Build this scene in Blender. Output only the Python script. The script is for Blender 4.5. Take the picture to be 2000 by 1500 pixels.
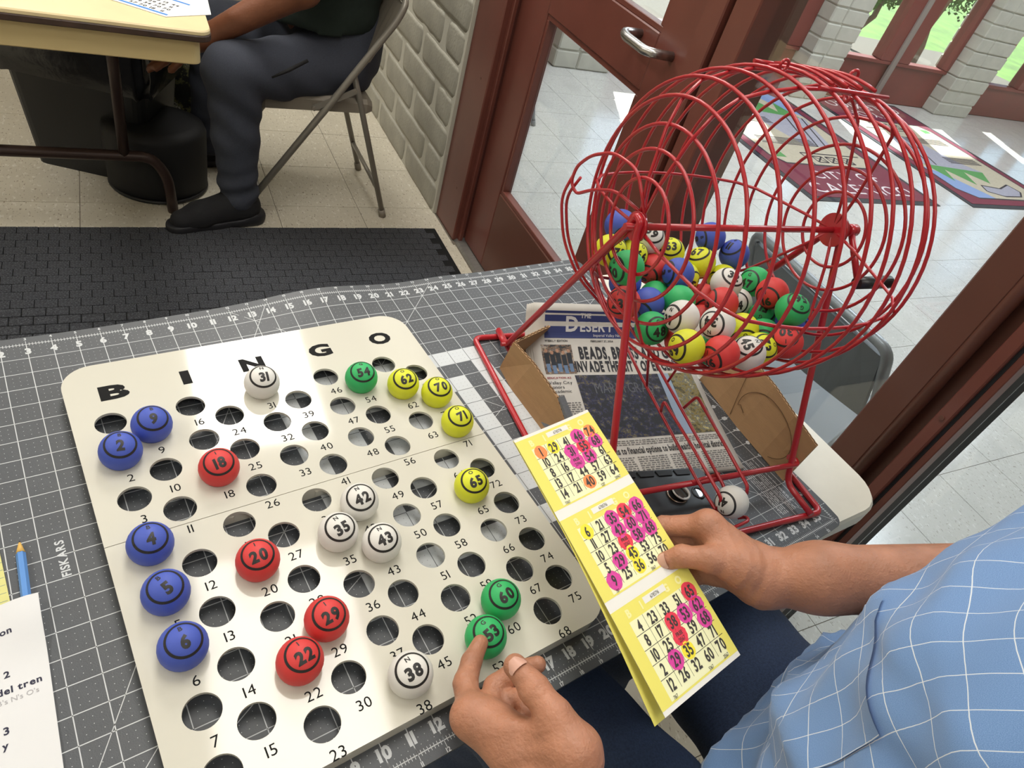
import bpy, math, random
import numpy as np
from mathutils import Vector, Matrix

for o in list(bpy.data.objects):
    bpy.data.objects.remove(o, do_unlink=True)
SC = bpy.context.scene
COL = SC.collection
INCH = 0.0254
FLOOR = -29.5                     # floor height below the table top, inches
# ---- frames: 'm' is the cutting mat / table frame, 'r' the room frame (table stands turned 9 degrees in the room)
ROT = math.radians(9.0)
CA, SA = math.cos(ROT), math.sin(ROT)
CAM_R = np.array([[0.8129271, -0.5253351, 0.2513414], [-0.2066807, -0.6637464, -0.718835], [0.5444562, 0.5324131, -0.6481541]])
CAM_C = np.array([3.6340313, -5.6282758, 24.5809657])
CAM_F = 1338.384

def W(p, fr='m'):
    """inches in a frame -> world metres (room axes, floor at zero)"""
    x, y, z = p
    if fr == 'm':
        x, y = x * CA - y * SA, x * SA + y * CA
    return Vector((x * INCH, y * INCH, (z - FLOOR) * INCH))

def Wn(a, fr='m'):
    a = np.asarray(a, float).reshape(-1, 3)
    x, y, z = a[:, 0], a[:, 1], a[:, 2]
    if fr == 'm':
        x, y = x * CA - y * SA, x * SA + y * CA
    return np.stack([x, y, z - FLOOR], 1) * INCH

def ray(u, v):
    d = CAM_R.T @ np.array([(u - 1000) / CAM_F, (v - 750) / CAM_F, 1.0])
    return d / np.linalg.norm(d)

def at(u, v, t):            # table-frame point seen at (u, v), t inches from the camera
    return CAM_C + t * ray(u, v)

def atz(u, v, z):           # table-frame point at height z
    d = ray(u, v)
    return CAM_C + (z - CAM_C[2]) / d[2] * d

def m2r(p):
    return np.array([p[0] * CA - p[1] * SA, p[0] * SA + p[1] * CA, p[2]])

# ---------------------------------------------------------------- camera
cam = bpy.data.cameras.new('camera')
cam.sensor_width = 36.0
cam.lens = CAM_F / 2000 * 36.0
cam.clip_start = 0.03
cam.clip_end = 200
cam_o = bpy.data.objects.new('camera', cam)
COL.objects.link(cam_o)
rr = np.stack([m2r(CAM_R[0]), m2r(-CAM_R[1]), m2r(-CAM_R[2])], 1)
cam_o.matrix_world = Matrix.Translation(W(CAM_C)) @ Matrix(rr.tolist()).to_4x4()
SC.camera = cam_o

# ---------------------------------------------------------------- world, sun, lamps, exposure
wd = bpy.data.worlds.new('World'); SC.world = wd; wd.use_nodes = True
nt = wd.node_tree; nt.nodes.clear()
sky = nt.nodes.new('ShaderNodeTexSky'); sky.sky_type = 'NISHITA'; sky.sun_disc = False
sky.sun_elevation = math.radians(34); sky.sun_rotation = math.radians(25); sky.air_density = 1.0; sky.dust_density = 0.6
bg = nt.nodes.new('ShaderNodeBackground'); bg.inputs[1].default_value = 0.45
wo = nt.nodes.new('ShaderNodeOutputWorld')
nt.links.new(sky.outputs[0], bg.inputs[0]); nt.links.new(bg.outputs[0], wo.inputs[0])

def light(name, kind, loc_r, energy, color=(1, 1, 1), size=None, rot=(0, 0, 0)):
    l = bpy.data.lights.new(name, kind); l.energy = energy; l.color = color
    if size:
        l.shape = 'RECTANGLE'; l.size = size[0] * INCH; l.size_y = size[1] * INCH
    o = bpy.data.objects.new(name, l); COL.objects.link(o)
    o.location = W(loc_r, 'r'); o.rotation_euler = rot
    return o

sun = bpy.data.lights.new('sun', 'SUN'); sun.energy = 32.0; sun.angle = math.radians(0.6); sun.color = (1.0, 0.95, 0.86)
sun_o = bpy.data.objects.new('sun', sun); COL.objects.link(sun_o)
sun_o.rotation_euler = Vector((-0.348, -0.754, -0.559)).to_track_quat('-Z', 'Y').to_euler()
CEIL = 80.0
ROOM_LAMPS = [(17, 35.5, 34), (21, 104.5, 64), (-70, 35.5, 34), (-70, 104.5, 50), (17, -40, 22), (-70, -40, 22), (-20, 190, 50)]
for lx, ly, le in ROOM_LAMPS:
    light('ceiling_lamp_light', 'AREA', (lx, ly, CEIL - 3), le, (1.0, 0.965, 0.91), (22, 46))
LOBBY_LAMPS = [(110, 60), (110, 130), (200, 60), (200, 130), (300, 95)]
for lx, ly in LOBBY_LAMPS:
    light('lobby_lamp_light', 'AREA', (lx, ly, CEIL - 3), 60, (0.87, 0.93, 1.0), (46, 22))
SC.view_settings.view_transform = 'Standard'
SC.view_settings.look = 'None'
SC.view_settings.gamma = 1.0
SC.view_settings.use_curve_mapping = False
SC.view_settings.exposure = -0.75

# ---------------------------------------------------------------- materials
MATS = {}
def srgb(h):
    h = h.lstrip('#')
    c = [int(h[i:i + 2], 16) / 255 for i in (0, 2, 4)]
    return tuple(x / 12.92 if x <= .04045 else ((x + .055) / 1.055) ** 2.4 for x in c)

def mat(name, col, rough=0.5, metal=0.0, var=0.0, vscale=20.0, bump=0.0, bscale=200.0, spec=0.5, coat=0.0, stretch=None, detail=4.0, sheen=0.0):
    """principled surface; var = brightness variation by noise, bump = fine relief"""
    if name in MATS:
        return MATS[name]
    m = bpy.data.materials.new(name); m.use_nodes = True
    n = m.node_tree.nodes; l = m.node_tree.links
    b = n['Principled BSDF']
    c = srgb(col) if isinstance(col, str) else col
    b.inputs['Base Color'].default_value = (*c, 1)
    b.inputs['Roughness'].default_value = rough
    b.inputs['Metallic'].default_value = metal
    b.inputs['Specular IOR Level'].default_value = spec
    b.inputs['Coat Weight'].default_value = coat
    if sheen:
        b.inputs['Sheen Weight'].default_value = sheen
    vec = None
    if var or bump:
        tc = n.new('ShaderNodeTexCoord'); vec = tc.outputs['Object']
        if stretch:
            mp = n.new('ShaderNodeMapping'); mp.inputs['Scale'].default_value = stretch
            l.new(vec, mp.inputs['Vector']); vec = mp.outputs[0]
    if var:
        t = n.new('ShaderNodeTexNoise'); t.inputs['Scale'].default_value = vscale; t.inputs['Detail'].default_value = detail
        l.new(vec, t.inputs['Vector'])
        r = n.new('ShaderNodeValToRGB')
        r.color_ramp.elements[0].position = 0.3; r.color_ramp.elements[1].position = 0.7
        r.color_ramp.elements[0].color = (*[x * (1 - var) for x in c], 1)
        r.color_ramp.elements[1].color = (*[min(1, x * (1 + var)) for x in c], 1)
        l.new(t.outputs['Fac'], r.inputs[0]); l.new(r.outputs[0], b.inputs['Base Color'])
    if bump:
        t2 = n.new('ShaderNodeTexNoise'); t2.inputs['Scale'].default_value = bscale; t2.inputs['Detail'].default_value = 3
        l.new(vec, t2.inputs['Vector'])
        bp = n.new('ShaderNodeBump'); bp.inputs['Strength'].default_value = bump; bp.inputs['Distance'].default_value = 0.002
        l.new(t2.outputs['Fac'], bp.inputs['Height']); l.new(bp.outputs[0], b.inputs['Normal'])
    MATS[name] = m
    return m

def glass_mat(name, tint, ior=1.5, rough=0.0):
    if name in MATS:
        return MATS[name]
    m = bpy.data.materials.new(name); m.use_nodes = True
    n = m.node_tree.nodes; l = m.node_tree.links
    n.clear()
    lw = n.new('ShaderNodeLayerWeight'); lw.inputs['Blend'].default_value = 0.5
    pw = n.new('ShaderNodeMath'); pw.operation = 'POWER'; pw.inputs[1].default_value = 4.0
    l.new(lw.outputs['Facing'], pw.inputs[0])
    fr = n.new('ShaderNodeMapRange'); fr.inputs[3].default_value = 0.045; fr.inputs[4].default_value = 1.0
    l.new(pw.outputs[0], fr.inputs[0])
    tr = n.new('ShaderNodeBsdfTransparent'); tr.inputs['Color'].default_value = (*tint, 1)
    gl = n.new('ShaderNodeBsdfGlossy'); gl.inputs['Roughness'].default_value = rough
    mx = n.new('ShaderNodeMixShader'); out = n.new('ShaderNodeOutputMaterial')
    l.new(fr.outputs[0], mx.inputs[0]); l.new(tr.outputs[0], mx.inputs[1]); l.new(gl.outputs[0], mx.inputs[2]); l.new(mx.outputs[0], out.inputs[0])
    MATS[name] = m
    return m

# ---------------------------------------------------------------- mesh building
class MB:
    """collects faces in inches (one frame); build() links ONE mesh object"""
    def __init__(self, fr='m'):
        self.v = []; self.f = []; self.sm = []; self.mi = []; self.fr = fr; self.cur = 0
    def add(self, vs, fs, smooth=False):
        k = len(self.v)
        self.v.extend([tuple(map(float, p)) for p in vs])
        for f in fs:
            self.f.append(tuple(i + k for i in f)); self.sm.append(smooth); self.mi.append(self.cur)
        return self
    def box(self, a, b, rz=0.0, c=None):
        (x0, y0, z0), (x1, y1, z1) = a, b
        vs = [(x0, y0, z0), (x1, y0, z0), (x1, y1, z0), (x0, y1, z0), (x0, y0, z1), (x1, y0, z1), (x1, y1, z1), (x0, y1, z1)]
        if rz:
            cx, cy = c if c else ((x0 + x1) / 2, (y0 + y1) / 2)
            s, k = math.sin(rz), math.cos(rz)
            vs = [(cx + (x - cx) * k - (y - cy) * s, cy + (x - cx) * s + (y - cy) * k, z) for x, y, z in vs]
        return self.add(vs, [(3, 2, 1, 0), (4, 5, 6, 7), (0, 1, 5, 4), (1, 2, 6, 5), (2, 3, 7, 6), (3, 0, 4, 7)])
    def bbox(self, a, b, bev=0.1):
        """box with chamfered edges"""
        (x0, y0, z0), (x1, y1, z1) = a, b
        e = min(bev, (x1 - x0) / 2.01, (y1 - y0) / 2.01, (z1 - z0) / 2.01)
        loops = []
        for z, i in ((z0, e), (z0 + e, 0), (z1 - e, 0), (z1, e)):
            j = e if i == 0 else e
            loops.append([(x0 + i + (e if i == 0 else e), y0 + i, z), (x1 - i - (e if i == 0 else e), y0 + i, z), (x1 - i, y0 + i + e, z), (x1 - i, y1 - i - e, z),
                          (x1 - i - e, y1 - i, z), (x0 + i + e, y1 - i, z), (x0 + i, y1 - i - e, z), (x0 + i, y0 + i + e, z)])
        return self.loft(loops, caps=True)
    def loft(self, loops, caps=True, smooth=False, closed=True):
        n = len(loops[0]); vs = [p for L in loops for p in L]; fs = []
        for i in range(len(loops) - 1):
            for j in range(n if closed else n - 1):
                a = i * n + j; b = i * n + (j + 1) % n
                fs.append((a, b, b + n, a + n))
        self.add(vs, fs, smooth)
        if caps:
            k = len(self.v) - len(vs)
            self.f.append(tuple(k + j for j in reversed(range(n)))); self.sm.append(False); self.mi.append(self.cur)
            e = k + (len(loops) - 1) * n
            self.f.append(tuple(e + j for j in range(n))); self.sm.append(False); self.mi.append(self.cur)
        return self
    def prism(self, poly, z0, z1, bev=0.0):
        if bev:
            cx = sum(p[0] for p in poly) / len(poly); cy = sum(p[1] for p in poly) / len(poly)
            def ins(d):
                out = []
                for x, y in poly:
                    r = math.hypot(x - cx, y - cy) or 1
                    out.append((x - (x - cx) / r * d, y - (y - cy) / r * d))
                return out
            L = [[(x, y, z0) for x, y in ins(bev)], [(x, y, z0 + bev) for x, y in poly], [(x, y, z1 - bev) for x, y in poly], [(x, y, z1) for x, y in ins(bev)]]
        else:
            L = [[(x, y, z0) for x, y in poly], [(x, y, z1) for x, y in poly]]
        return self.loft(L)
    def tube(self, pts, r, n=8, closed=False, smooth=True, caps=True, round_bend=0.0):
        """tube along a polyline; r is a number or one per point"""
        P = [np.array(p, float) for p in pts]
        if round_bend:
            P = fillet(P, round_bend, closed)
        m = len(P)
        rs = [r] * m if not hasattr(r, '__len__') else list(r)
        T = []
        for i in range(m):
            a = P[(i - 1) % m] if (closed or i > 0) else P[i]
            b = P[(i + 1) % m] if (closed or i < m - 1) else P[i]
            t1 = P[i] - a; t2 = b - P[i]
            l1 = np.linalg.norm(t1); l2 = np.linalg.norm(t2)
            t = (t1 / l1 if l1 > 1e-9 else 0) + (t2 / l2 if l2 > 1e-9 else 0)
            T.append(t / (np.linalg.norm(t) or 1))
        up = np.array([0, 0, 1.0]) if abs(T[0][2]) < 0.9 else np.array([1.0, 0, 0])
        nrm = np.cross(T[0], up); nrm /= np.linalg.norm(nrm)
        loops = []
        for i in range(m):
            nrm = nrm - T[i] * (nrm @ T[i]); nrm /= (np.linalg.norm(nrm) or 1)
            bn = np.cross(T[i], nrm)
            loops.append([P[i] + rs[i] * (math.cos(2 * math.pi * j / n) * nrm + math.sin(2 * math.pi * j / n) * bn) for j in range(n)])
        if closed:
            # best twist match
            a0 = loops[0][0]; best = min(range(n), key=lambda k: np.linalg.norm(np.array(loops[-1][k]) - a0))
            first = loops[0]
            k = len(self.v); vs = [p for L in loops for p in L]
            self.v.extend([tuple(map(float, p)) for p in vs])
            # recompute with parallel transport drift spread
            for i in range(m):
                for j in range(n):
                    ni = (i + 1) % m; sh = best if ni == 0 else 0
                    if ni == 0:
                        q = [k + i * n + j, k + i * n + (j + 1) % n, k + (j + 1 - sh) % n, k + (j - sh) % n]
                    else:
                        q = [k + i * n + j, k + i * n + (j + 1) % n, k + ni * n + (j + 1) % n, k + ni * n + j]
                    self.f.append(tuple(q)); self.sm.append(smooth); self.mi.append(self.cur)
            return self
        return self.loft(loops, caps=caps, smooth=smooth)
    def ring(self, c, ax, R, r, n=48, m=8):
        c = np.array(c, float); ax = np.array(ax, float); ax /= np.linalg.norm(ax)
        up = np.array([0, 0, 1.0]) if abs(ax[2]) < 0.9 else np.array([1.0, 0, 0])
        e1 = np.cross(ax, up); e1 /= np.linalg.norm(e1); e2 = np.cross(ax, e1)
        vs = []; fs = []
        for i in range(n):
            a = 2 * math.pi * i / n; d = math.cos(a) * e1 + math.sin(a) * e2
            for j in range(m):
                b = 2 * math.pi * j / m
                vs.append(c + d * (R + r * math.cos(b)) + ax * r * math.sin(b))
        for i in range(n):
            for j in range(m):
                fs.append((i * m + j, ((i + 1) % n) * m + j, ((i + 1) % n) * m + (j + 1) % m, i * m + (j + 1) % m))
        return self.add(vs, fs, True)
    def sphere(self, c, r, nu=24, nv=14, sq=(1, 1, 1)):
        vs = [(c[0], c[1], c[2] - r * sq[2])]; fs = []
        for i in range(1, nv):
            a = -math.pi / 2 + math.pi * i / nv
            for j in range(nu):
                b = 2 * math.pi * j / nu
                vs.append((c[0] + r * sq[0] * math.cos(a) * math.cos(b), c[1] + r * sq[1] * math.cos(a) * math.sin(b), c[2] + r * sq[2] * math.sin(a)))
        vs.append((c[0], c[1], c[2] + r * sq[2])); top = len(vs) - 1
        for j in range(nu):
            fs.append((0, 1 + (j + 1) % nu, 1 + j))
            fs.append((top, top - nu + j, top - nu + (j + 1) % nu))
        for i in range(nv - 2):
            for j in range(nu):
                a = 1 + i * nu + j; b = 1 + i * nu + (j + 1) % nu
                fs.append((a, b, b + nu, a + nu))
        return self.add(vs, fs, True)
    def cyl(self, a, b, r, n=20, r2=None, smooth=True):
        return self.tube([a, b], [r, r if r2 is None else r2], n=n, smooth=smooth)
    def quad(self, a, b, c, d):
        return self.add([a, b, c, d], [(0, 1, 2, 3)])
    def build(self, name, material, parent=None, base=None, smooth_angle=None):
        me = bpy.data.meshes.new(name)
        V = Wn(self.v, self.fr)
        if parent is not None:
            org = PARENT_ORG[parent.name]
        else:
            if base is None:
                lo, hi = V.min(0), V.max(0)
                base_w = Vector(((lo[0] + hi[0]) / 2, (lo[1] + hi[1]) / 2, lo[2]))
            else:
                base_w = W(base, self.fr)
            org = base_w
        V = V - np.array(org)
        me.from_pydata(V.tolist(), [], self.f)
        me.polygons.foreach_set('use_smooth', self.sm)
        ms = material if isinstance(material, (list, tuple)) else [material]
        for m_ in ms:
            me.materials.append(m_)
        if len(ms) > 1:
            me.polygons.foreach_set('material_index', self.mi)
        me.update()
        o = bpy.data.objects.new(name, me); COL.objects.link(o)
        if parent is not None:
            o.parent = parent; PARENT_ORG[o.name] = org
        else:
            o.location = org; PARENT_ORG[o.name] = org
        return o

PARENT_ORG = {}
def fillet(P, r, closed=False):
    out = []; m = len(P)
    for i in range(m):
        if not closed and i in (0, m - 1):
            out.append(P[i]); continue
        a = P[(i - 1) % m] - P[i]; b = P[(i + 1) % m] - P[i]
        la, lb = np.linalg.norm(a), np.linalg.norm(b)
        d = min(r, la * 0.45, lb * 0.45)
        p0 = P[i] + a / la * d; p1 = P[i] + b / lb * d
        for k in range(6):
            t = k / 5
            out.append((1 - t) ** 2 * p0 + 2 * t * (1 - t) * P[i] + t * t * p1)
    return out

def tag(o, label=None, cat=None, group=None, kind=None):
    if label: o['label'] = label
    if cat: o['category'] = cat
    if group: o['group'] = group
    if kind: o['kind'] = kind
    return o

def thing(name, base, label, cat, group=None, fr='m', kind=None):
    o = bpy.data.objects.new(name, None); o.empty_display_size = 0.05
    COL.objects.link(o); o.location = W(base, fr); PARENT_ORG[o.name] = o.location.copy()
    return tag(o, label, cat, group, kind)

def struct_root(name, base, fr='r', label=None):
    o = bpy.data.objects.new(name, None); COL.objects.link(o); o.location = W(base, fr); PARENT_ORG[o.name] = o.location.copy()
    return tag(o, label, kind='structure')

def rrect(x0, y0, x1, y1, r, n=6):
    out = []
    for cx, cy, a0 in ((x1 - r, y0 + r, -90), (x1 - r, y1 - r, 0), (x0 + r, y1 - r, 90), (x0 + r, y0 + r, 180)):
        for k in range(n + 1):
            a = math.radians(a0 + 90 * k / n)
            out.append((cx + r * math.cos(a), cy + r * math.sin(a)))
    return out

# ---------------------------------------------------------------- lettering: glyph outlines of the built-in font, cap height = 1
GLYPH = {}
def make_glyphs():
    chars = 'ABCDEFGHIJKLMNOPQRSTUVWXYZabcdefghijklmnopqrstuvwxyz0123456789#,.&\'-/:"'
    tmp = []
    for style, off in (('r', 0.0), ('b', 0.028), ('x', 0.05)):
        for ch in chars:
            cu = bpy.data.curves.new('glyph', 'FONT'); cu.body = ch; cu.size = 1.0; cu.offset = off; cu.resolution_u = 3
            o = bpy.data.objects.new('glyph', cu); COL.objects.link(o); tmp.append((style, ch, o, cu))
    dg = bpy.context.evaluated_depsgraph_get()
    for style, ch, o, cu in tmp:
        me = bpy.data.meshes.new_from_object(o.evaluated_get(dg))
        v = np.array([p.co[:2] for p in me.vertices]) if len(me.vertices) else np.zeros((0, 2))
        f = [tuple(p.vertices) for p in me.polygons]
        GLYPH[(style, ch)] = [v, f]
        bpy.data.meshes.remove(me)
    for style, ch, o, cu in tmp:
        bpy.data.objects.remove(o); bpy.data.curves.remove(cu)
    cap = GLYPH[('r', 'H')][0][:, 1].max()
    for k, g in GLYPH.items():
        if len(g[0]):
            g[0] = g[0] / cap
            g[0][:, 0] -= g[0][:, 0].min()
make_glyphs()

def text2d(s, style='r', gap=0.16, xs=1.0, center=True):
    """flat lettering, cap height 1; returns verts (n,2), faces, width"""
    x = 0.0; V = []; F = []; k = 0
    for ch in s:
        g = GLYPH.get((style, ch))
        if ch == ' ' or g is None or not len(g[0]):
            x += 0.42; continue
        v = g[0]; V.append(v + [x, 0]); F += [tuple(i + k for i in f) for f in g[1]]
        k += len(v); x += v[:, 0].max() + gap
    if not V:
        return np.zeros((0, 2)), [], 0
    V = np.concatenate(V); V[:, 0] *= xs; w = (x - gap) * xs
    if center:
        V[:, 0] -= w / 2; V[:, 1] -= 0.5
    return V, F, w

def put_text(mb, s, org, ex, ey, h, style='r', xs=1.0, gap=0.16, center=True, lift=None, maxw=None):
    V, F, w = text2d(s, style, gap, xs, center)
    if not len(V): return
    sx = h
    if maxw and w * h > maxw: sx = maxw / w
    org = np.array(org, float); ex = np.array(ex, float); ey = np.array(ey, float)
    P = org + V[:, :1] * sx * ex + V[:, 1:] * h * ey
    mb.add(P, F)
# ================================================================ the setting
random.seed(4)
def tile_mat(name, base, speck1, speck2, rough):
    m = mat(name, base, rough, spec=0.5)
    n = m.node_tree.nodes; l = m.node_tree.links; b = n['Principled BSDF']
    tc = n.new('ShaderNodeTexCoord'); oi = n.new('ShaderNodeObjectInfo')
    ad = n.new('ShaderNodeVectorMath'); ad.operation = 'ADD'
    sc = n.new('ShaderNodeVectorMath'); sc.operation = 'SCALE'; sc.inputs['Scale'].default_value = 37.0
    cb = n.new('ShaderNodeCombineXYZ'); l.new(oi.outputs['Random'], cb.inputs[0]); l.new(oi.outputs['Random'], cb.inputs[1])
    l.new(cb.outputs[0], sc.inputs[0]); l.new(tc.outputs['Object'], ad.inputs[0]); l.new(sc.outputs[0], ad.inputs[1])
    mp = n.new('ShaderNodeMapping'); mp.inputs['Scale'].default_value = (1.0, 0.45, 1.0); l.new(ad.outputs[0], mp.inputs[0])
    def noise(scale, lo, hi):
        t = n.new('ShaderNodeTexNoise'); t.inputs['Scale'].default_value = scale; t.inputs['Detail'].default_value = 2
        l.new(mp.outputs[0], t.inputs['Vector'])
        r = n.new('ShaderNodeMapRange'); r.inputs[1].default_value = lo; r.inputs[2].default_value = hi
        l.new(t.outputs['Fac'], r.inputs[0]); return r.outputs[0]
    def mix(fac, a, c2):
        x = n.new('ShaderNodeMix'); x.data_type = 'RGBA'; l.new(fac, x.inputs[0])
        if isinstance(a, tuple): x.inputs[6].default_value = (*a, 1)
        else: l.new(a, x.inputs[6])
        x.inputs[7].default_value = (*c2, 1); return x.outputs[2]
    c = mix(noise(90, 0.60, 0.68), srgb(base), srgb(speck2))
    c = mix(noise(160, 0.63, 0.68), c, srgb(speck1))
    c = mix(noise(8, 0.5, 0.8), c, tuple(x * 0.9 for x in srgb(base)))
    l.new(c, b.inputs['Base Color'])
    return m
M_TILE = tile_mat('vinyl_tile_speckled', '#c9c2b0', '#8b7f6c', '#dcd7ca', 0.32)
M_TILE_L = tile_mat('vinyl_tile_polished', '#d2cec8', '#a59c92', '#e2dfda', 0.16)
M_GROUT = mat('floor_joint_dark', '#6d6458', 0.9)
M_FRAME = mat('frame_paint_maroon', '#65382f', 0.34, var=0.10, vscale=6, bump=0.05, bscale=60)
M_FRAME2 = mat('frame_paint_brown', '#59352a', 0.4, var=0.08, vscale=5, bump=0.04, bscale=80)
M_BLOCK = mat('painted_slump_block', '#9c998c', 0.55, var=0.10, vscale=14, bump=0.9, bscale=90)
M_MORTAR = mat('painted_mortar', '#b9b6a8', 0.7, bump=0.5, bscale=160)
M_WHITE_WALL = mat('wall_paint_cream', '#d9d4c6', 0.7)
M_CEIL = mat('ceiling_white', '#e4e2dc', 0.8)
M_STEEL = mat('brushed_steel', '#b9b8b6', 0.3, 1.0)
M_ALU = mat('threshold_aluminium', '#9b9892', 0.45, 0.8, var=0.15, vscale=40, stretch=(1, 12, 1))
M_BLACKRUB = mat('black_rubber', '#17171a', 0.7)
M_GLASS = glass_mat('window_glass', (0.93, 0.96, 0.97), 1.5)

floor = MB('r').box((-160, -130, FLOOR - 2), (420, 260, FLOOR - 0.05)).build('floor', M_GROUT)
tag(floor, 'speckled vinyl tile floor of the hall and the lobby', kind='structure')
def tile_mesh(name, m):
    o = MB('r').box((-5.96, -5.96, -0.05), (5.96, 5.96, 0.0)).build(name, m, base=(0, 0, 0)); me = o.data
    bpy.data.objects.remove(o); return me
t_me, l_me = tile_mesh('floor_tile', M_TILE), tile_mesh('floor_tile', M_TILE_L)
def add_tile(x, y, me):
    o = bpy.data.objects.new('floor_tile', me); COL.objects.link(o); o.parent = floor
    o.location = W((x, y, FLOOR), 'r') - PARENT_ORG[floor.name]
for i in range(-4, 5):
    for j in range(-3, 11):
        x = -2.3 + 12 * i + 6; y = 86.3 - 60 + 12 * j + 6
        if x < 46 and (y > 76 or (x > 8 and y < 20)):
            add_tile(x, y, t_me)
for i in range(0, 29):
    for j in range(-1, 13):
        x = 48 + 12 * i + 6; y = 8.4 + 12 * j + 6
        if y < 172 and x < 380 and not (x > 190 and y < 45) and not (x > 130 and y < 20):
            add_tile(x, y, l_me)
# polished strips around the tiled fields so that no bare joint bed shows
stuff = MB('r')
for (a, b_) in (((-160, -130), (8, 76)), ((-160, 76), (-52, 260)), ((8, 20), (46, 76)), ((-52, 216), (46, 260))):
    stuff.box((a[0], a[1], FLOOR - 0.05), (b_[0], b_[1], FLOOR - 0.01))
stuff.build('floor_border', M_TILE, floor)
s2 = MB('r')
for (a, b_) in (((50, -130), (420, -3.6)), ((200, -3.6), (420, 45)), ((136, -3.6), (200, 20)), ((384, 45), (420, 172))):
    s2.box((a[0], a[1], FLOOR - 0.05), (b_[0], b_[1], FLOOR - 0.01))
s2.build('floor_border', M_TILE_L, floor)

ceil = MB('r').box((-160, -130, CEIL), (420, 170, CEIL + 2)).build('ceiling', M_CEIL); tag(ceil, kind='structure', label='white ceiling over hall and lobby')
ceil2 = MB('r').box((-160, 170, CEIL), (53, 260, CEIL + 2)).build('ceiling', M_CEIL); tag(ceil2, kind='structure', label='white ceiling over the back of the hall')
for nm, a, b_ in (('wall_left', (-162, -130, FLOOR), (-160, 260, CEIL)), ('wall_front', (-160, -132, FLOOR), (420, -130, CEIL)), ('wall_back', (-160, 260, FLOOR), (53, 262, CEIL)), ('wall_far', (420, -130, FLOOR), (422, 170, CEIL))):
    tag(MB('r').box(a, b_).build(nm, M_WHITE_WALL), 'plain cream wall of the building', kind='structure')

# ---- painted slump-block wall beside the door, every block a piece
wall = MB('r').box((45.44, 84.9, FLOOR), (53, 262, CEIL)).build('wall_right', M_MORTAR); tag(wall, 'grey painted slump block wall beside the maroon door', kind='structure')
CH = 4.46
def block_mesh(L, seed, end=False):
    rs = random.Random(seed); mb = MB('r')
    nx = max(3, int(L / 1.4)); h = CH - 0.34
    sag = [rs.uniform(-.10, .10) for _ in range(nx + 1)]
    loops = []
    prof = [(0.5, 0.02), (0.10, 0.0), (0.0, 0.14), (-0.03, 0.5), (0.0, 0.86), (0.10, 1.0), (0.5, 0.98)]
    for i in range(nx + 1):
        y = L * i / nx; e = 0.22 if i in (0, nx) else 0.0
        yy = y + (0.05 if i == 0 else (-0.05 if i == nx else 0))
        o = rs.uniform(-.05, .05)
        loops.append([(x + e * (1 if x < 0.3 else 0) + o * 0.6, yy, zz * h + (sag[i] * 0.6 if zz > .8 else sag[i] * 0.5 if zz < .2 else 0)) for x, zz in prof])
    mb.loft(loops, caps=True, smooth=True, closed=True)
    o = mb.build('block', M_BLOCK, base=(0, 0, 0)); me = o.data; bpy.data.objects.remove(o); return me
full = [block_mesh(15.6, s) for s in range(6)]; half = [block_mesh(7.6, s + 20) for s in range(4)]
for c in range(0, 12):
    z = FLOOR + 0.1 + c * CH
    y = 85.0
    k = 0
    if c % 2:
        seqs = [7.8]
    else:
        seqs = []
    while y < 190:
        L = seqs.pop(0) if seqs else 15.8
        me = random.choice(half if L < 10 else full)
        o = bpy.data.objects.new('block', me); COL.objects.link(o); o.parent = wall
        o.location = W((45.3 + random.uniform(-.06, .06), y, z), 'r') - PARENT_ORG[wall.name]
        y += L + 0.2
# upper part of the wall, above the frame
# ---- door frame, door, glazing
def rbox(mb, x0, x1, y0, y1, z0, z1, bev=0.12):
    return mb.bbox((x0, y0, z0), (x1, y1, z1), bev)
TOPZ = 55
fr1 = struct_root('trim_1', (48, 80, FLOOR), label='maroon door jamb against the block wall')
m_ = MB('r'); rbox(m_, 45.9, 51.5, 77.2, 84.8, FLOOR, TOPZ, .15); m_.build('jamb', M_FRAME, fr1)
m_ = MB('r'); rbox(m_, 46.7, 47.3, 76.5, 77.9, FLOOR, TOPZ, .1); m_.build('stop', M_FRAME, fr1)
m_ = MB('r')
for z in (-22, -6, 8): m_.cyl((45.85, 79.5, z), (45.95, 79.5, z), .16, 10)
m_.build('screw', M_FRAME2, fr1)
th = struct_root('trim_2', (48, 62, FLOOR), label='worn aluminium threshold under the door')
m_ = MB('r'); m_.loft([[(46.2, y, FLOOR), (46.5, y, FLOOR + .35), (48.0, y, FLOOR + .45), (49.6, y, FLOOR + .45), (50.4, y, FLOOR + .3), (50.8, y, FLOOR)] for y in (38.5, 77.4)]); m_.build('plate', M_ALU, th)
m_ = MB('r')
for y in (75, 69, 60, 52): m_.cyl((48.6, y, FLOOR + .44), (48.6, y, FLOOR + .5), .14, 10)
m_.build('screw', M_STEEL, th)
door = struct_root('door_1', (48.5, 60, FLOOR), label='maroon glazed door with steel pull handle')
X0, X1 = 47.6, 49.4
m_ = MB('r'); rbox(m_, X0, X1, 69.9, 76.7, FLOOR + .55, TOPZ); m_.build('stile', M_FRAME, door)
m_ = MB('r'); rbox(m_, X0, X1, 44.2, 49.4, FLOOR + .55, TOPZ); m_.build('stile', M_FRAME, door)
m_ = MB('r'); rbox(m_, X0 + .02, X1 - .02, 49.4, 69.9, FLOOR + .55, -17.3); m_.build('rail', M_FRAME2, door)
m_ = MB('r'); rbox(m_, X0 + .02, X1 - .02, 49.4, 69.9, 5.4, 10.6); m_.build('rail', M_FRAME, door)
m_ = MB('r'); rbox(m_, X0 + .02, X1 - .02, 49.4, 69.9, 48, TOPZ); m_.build('rail', M_FRAME, door)
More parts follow.
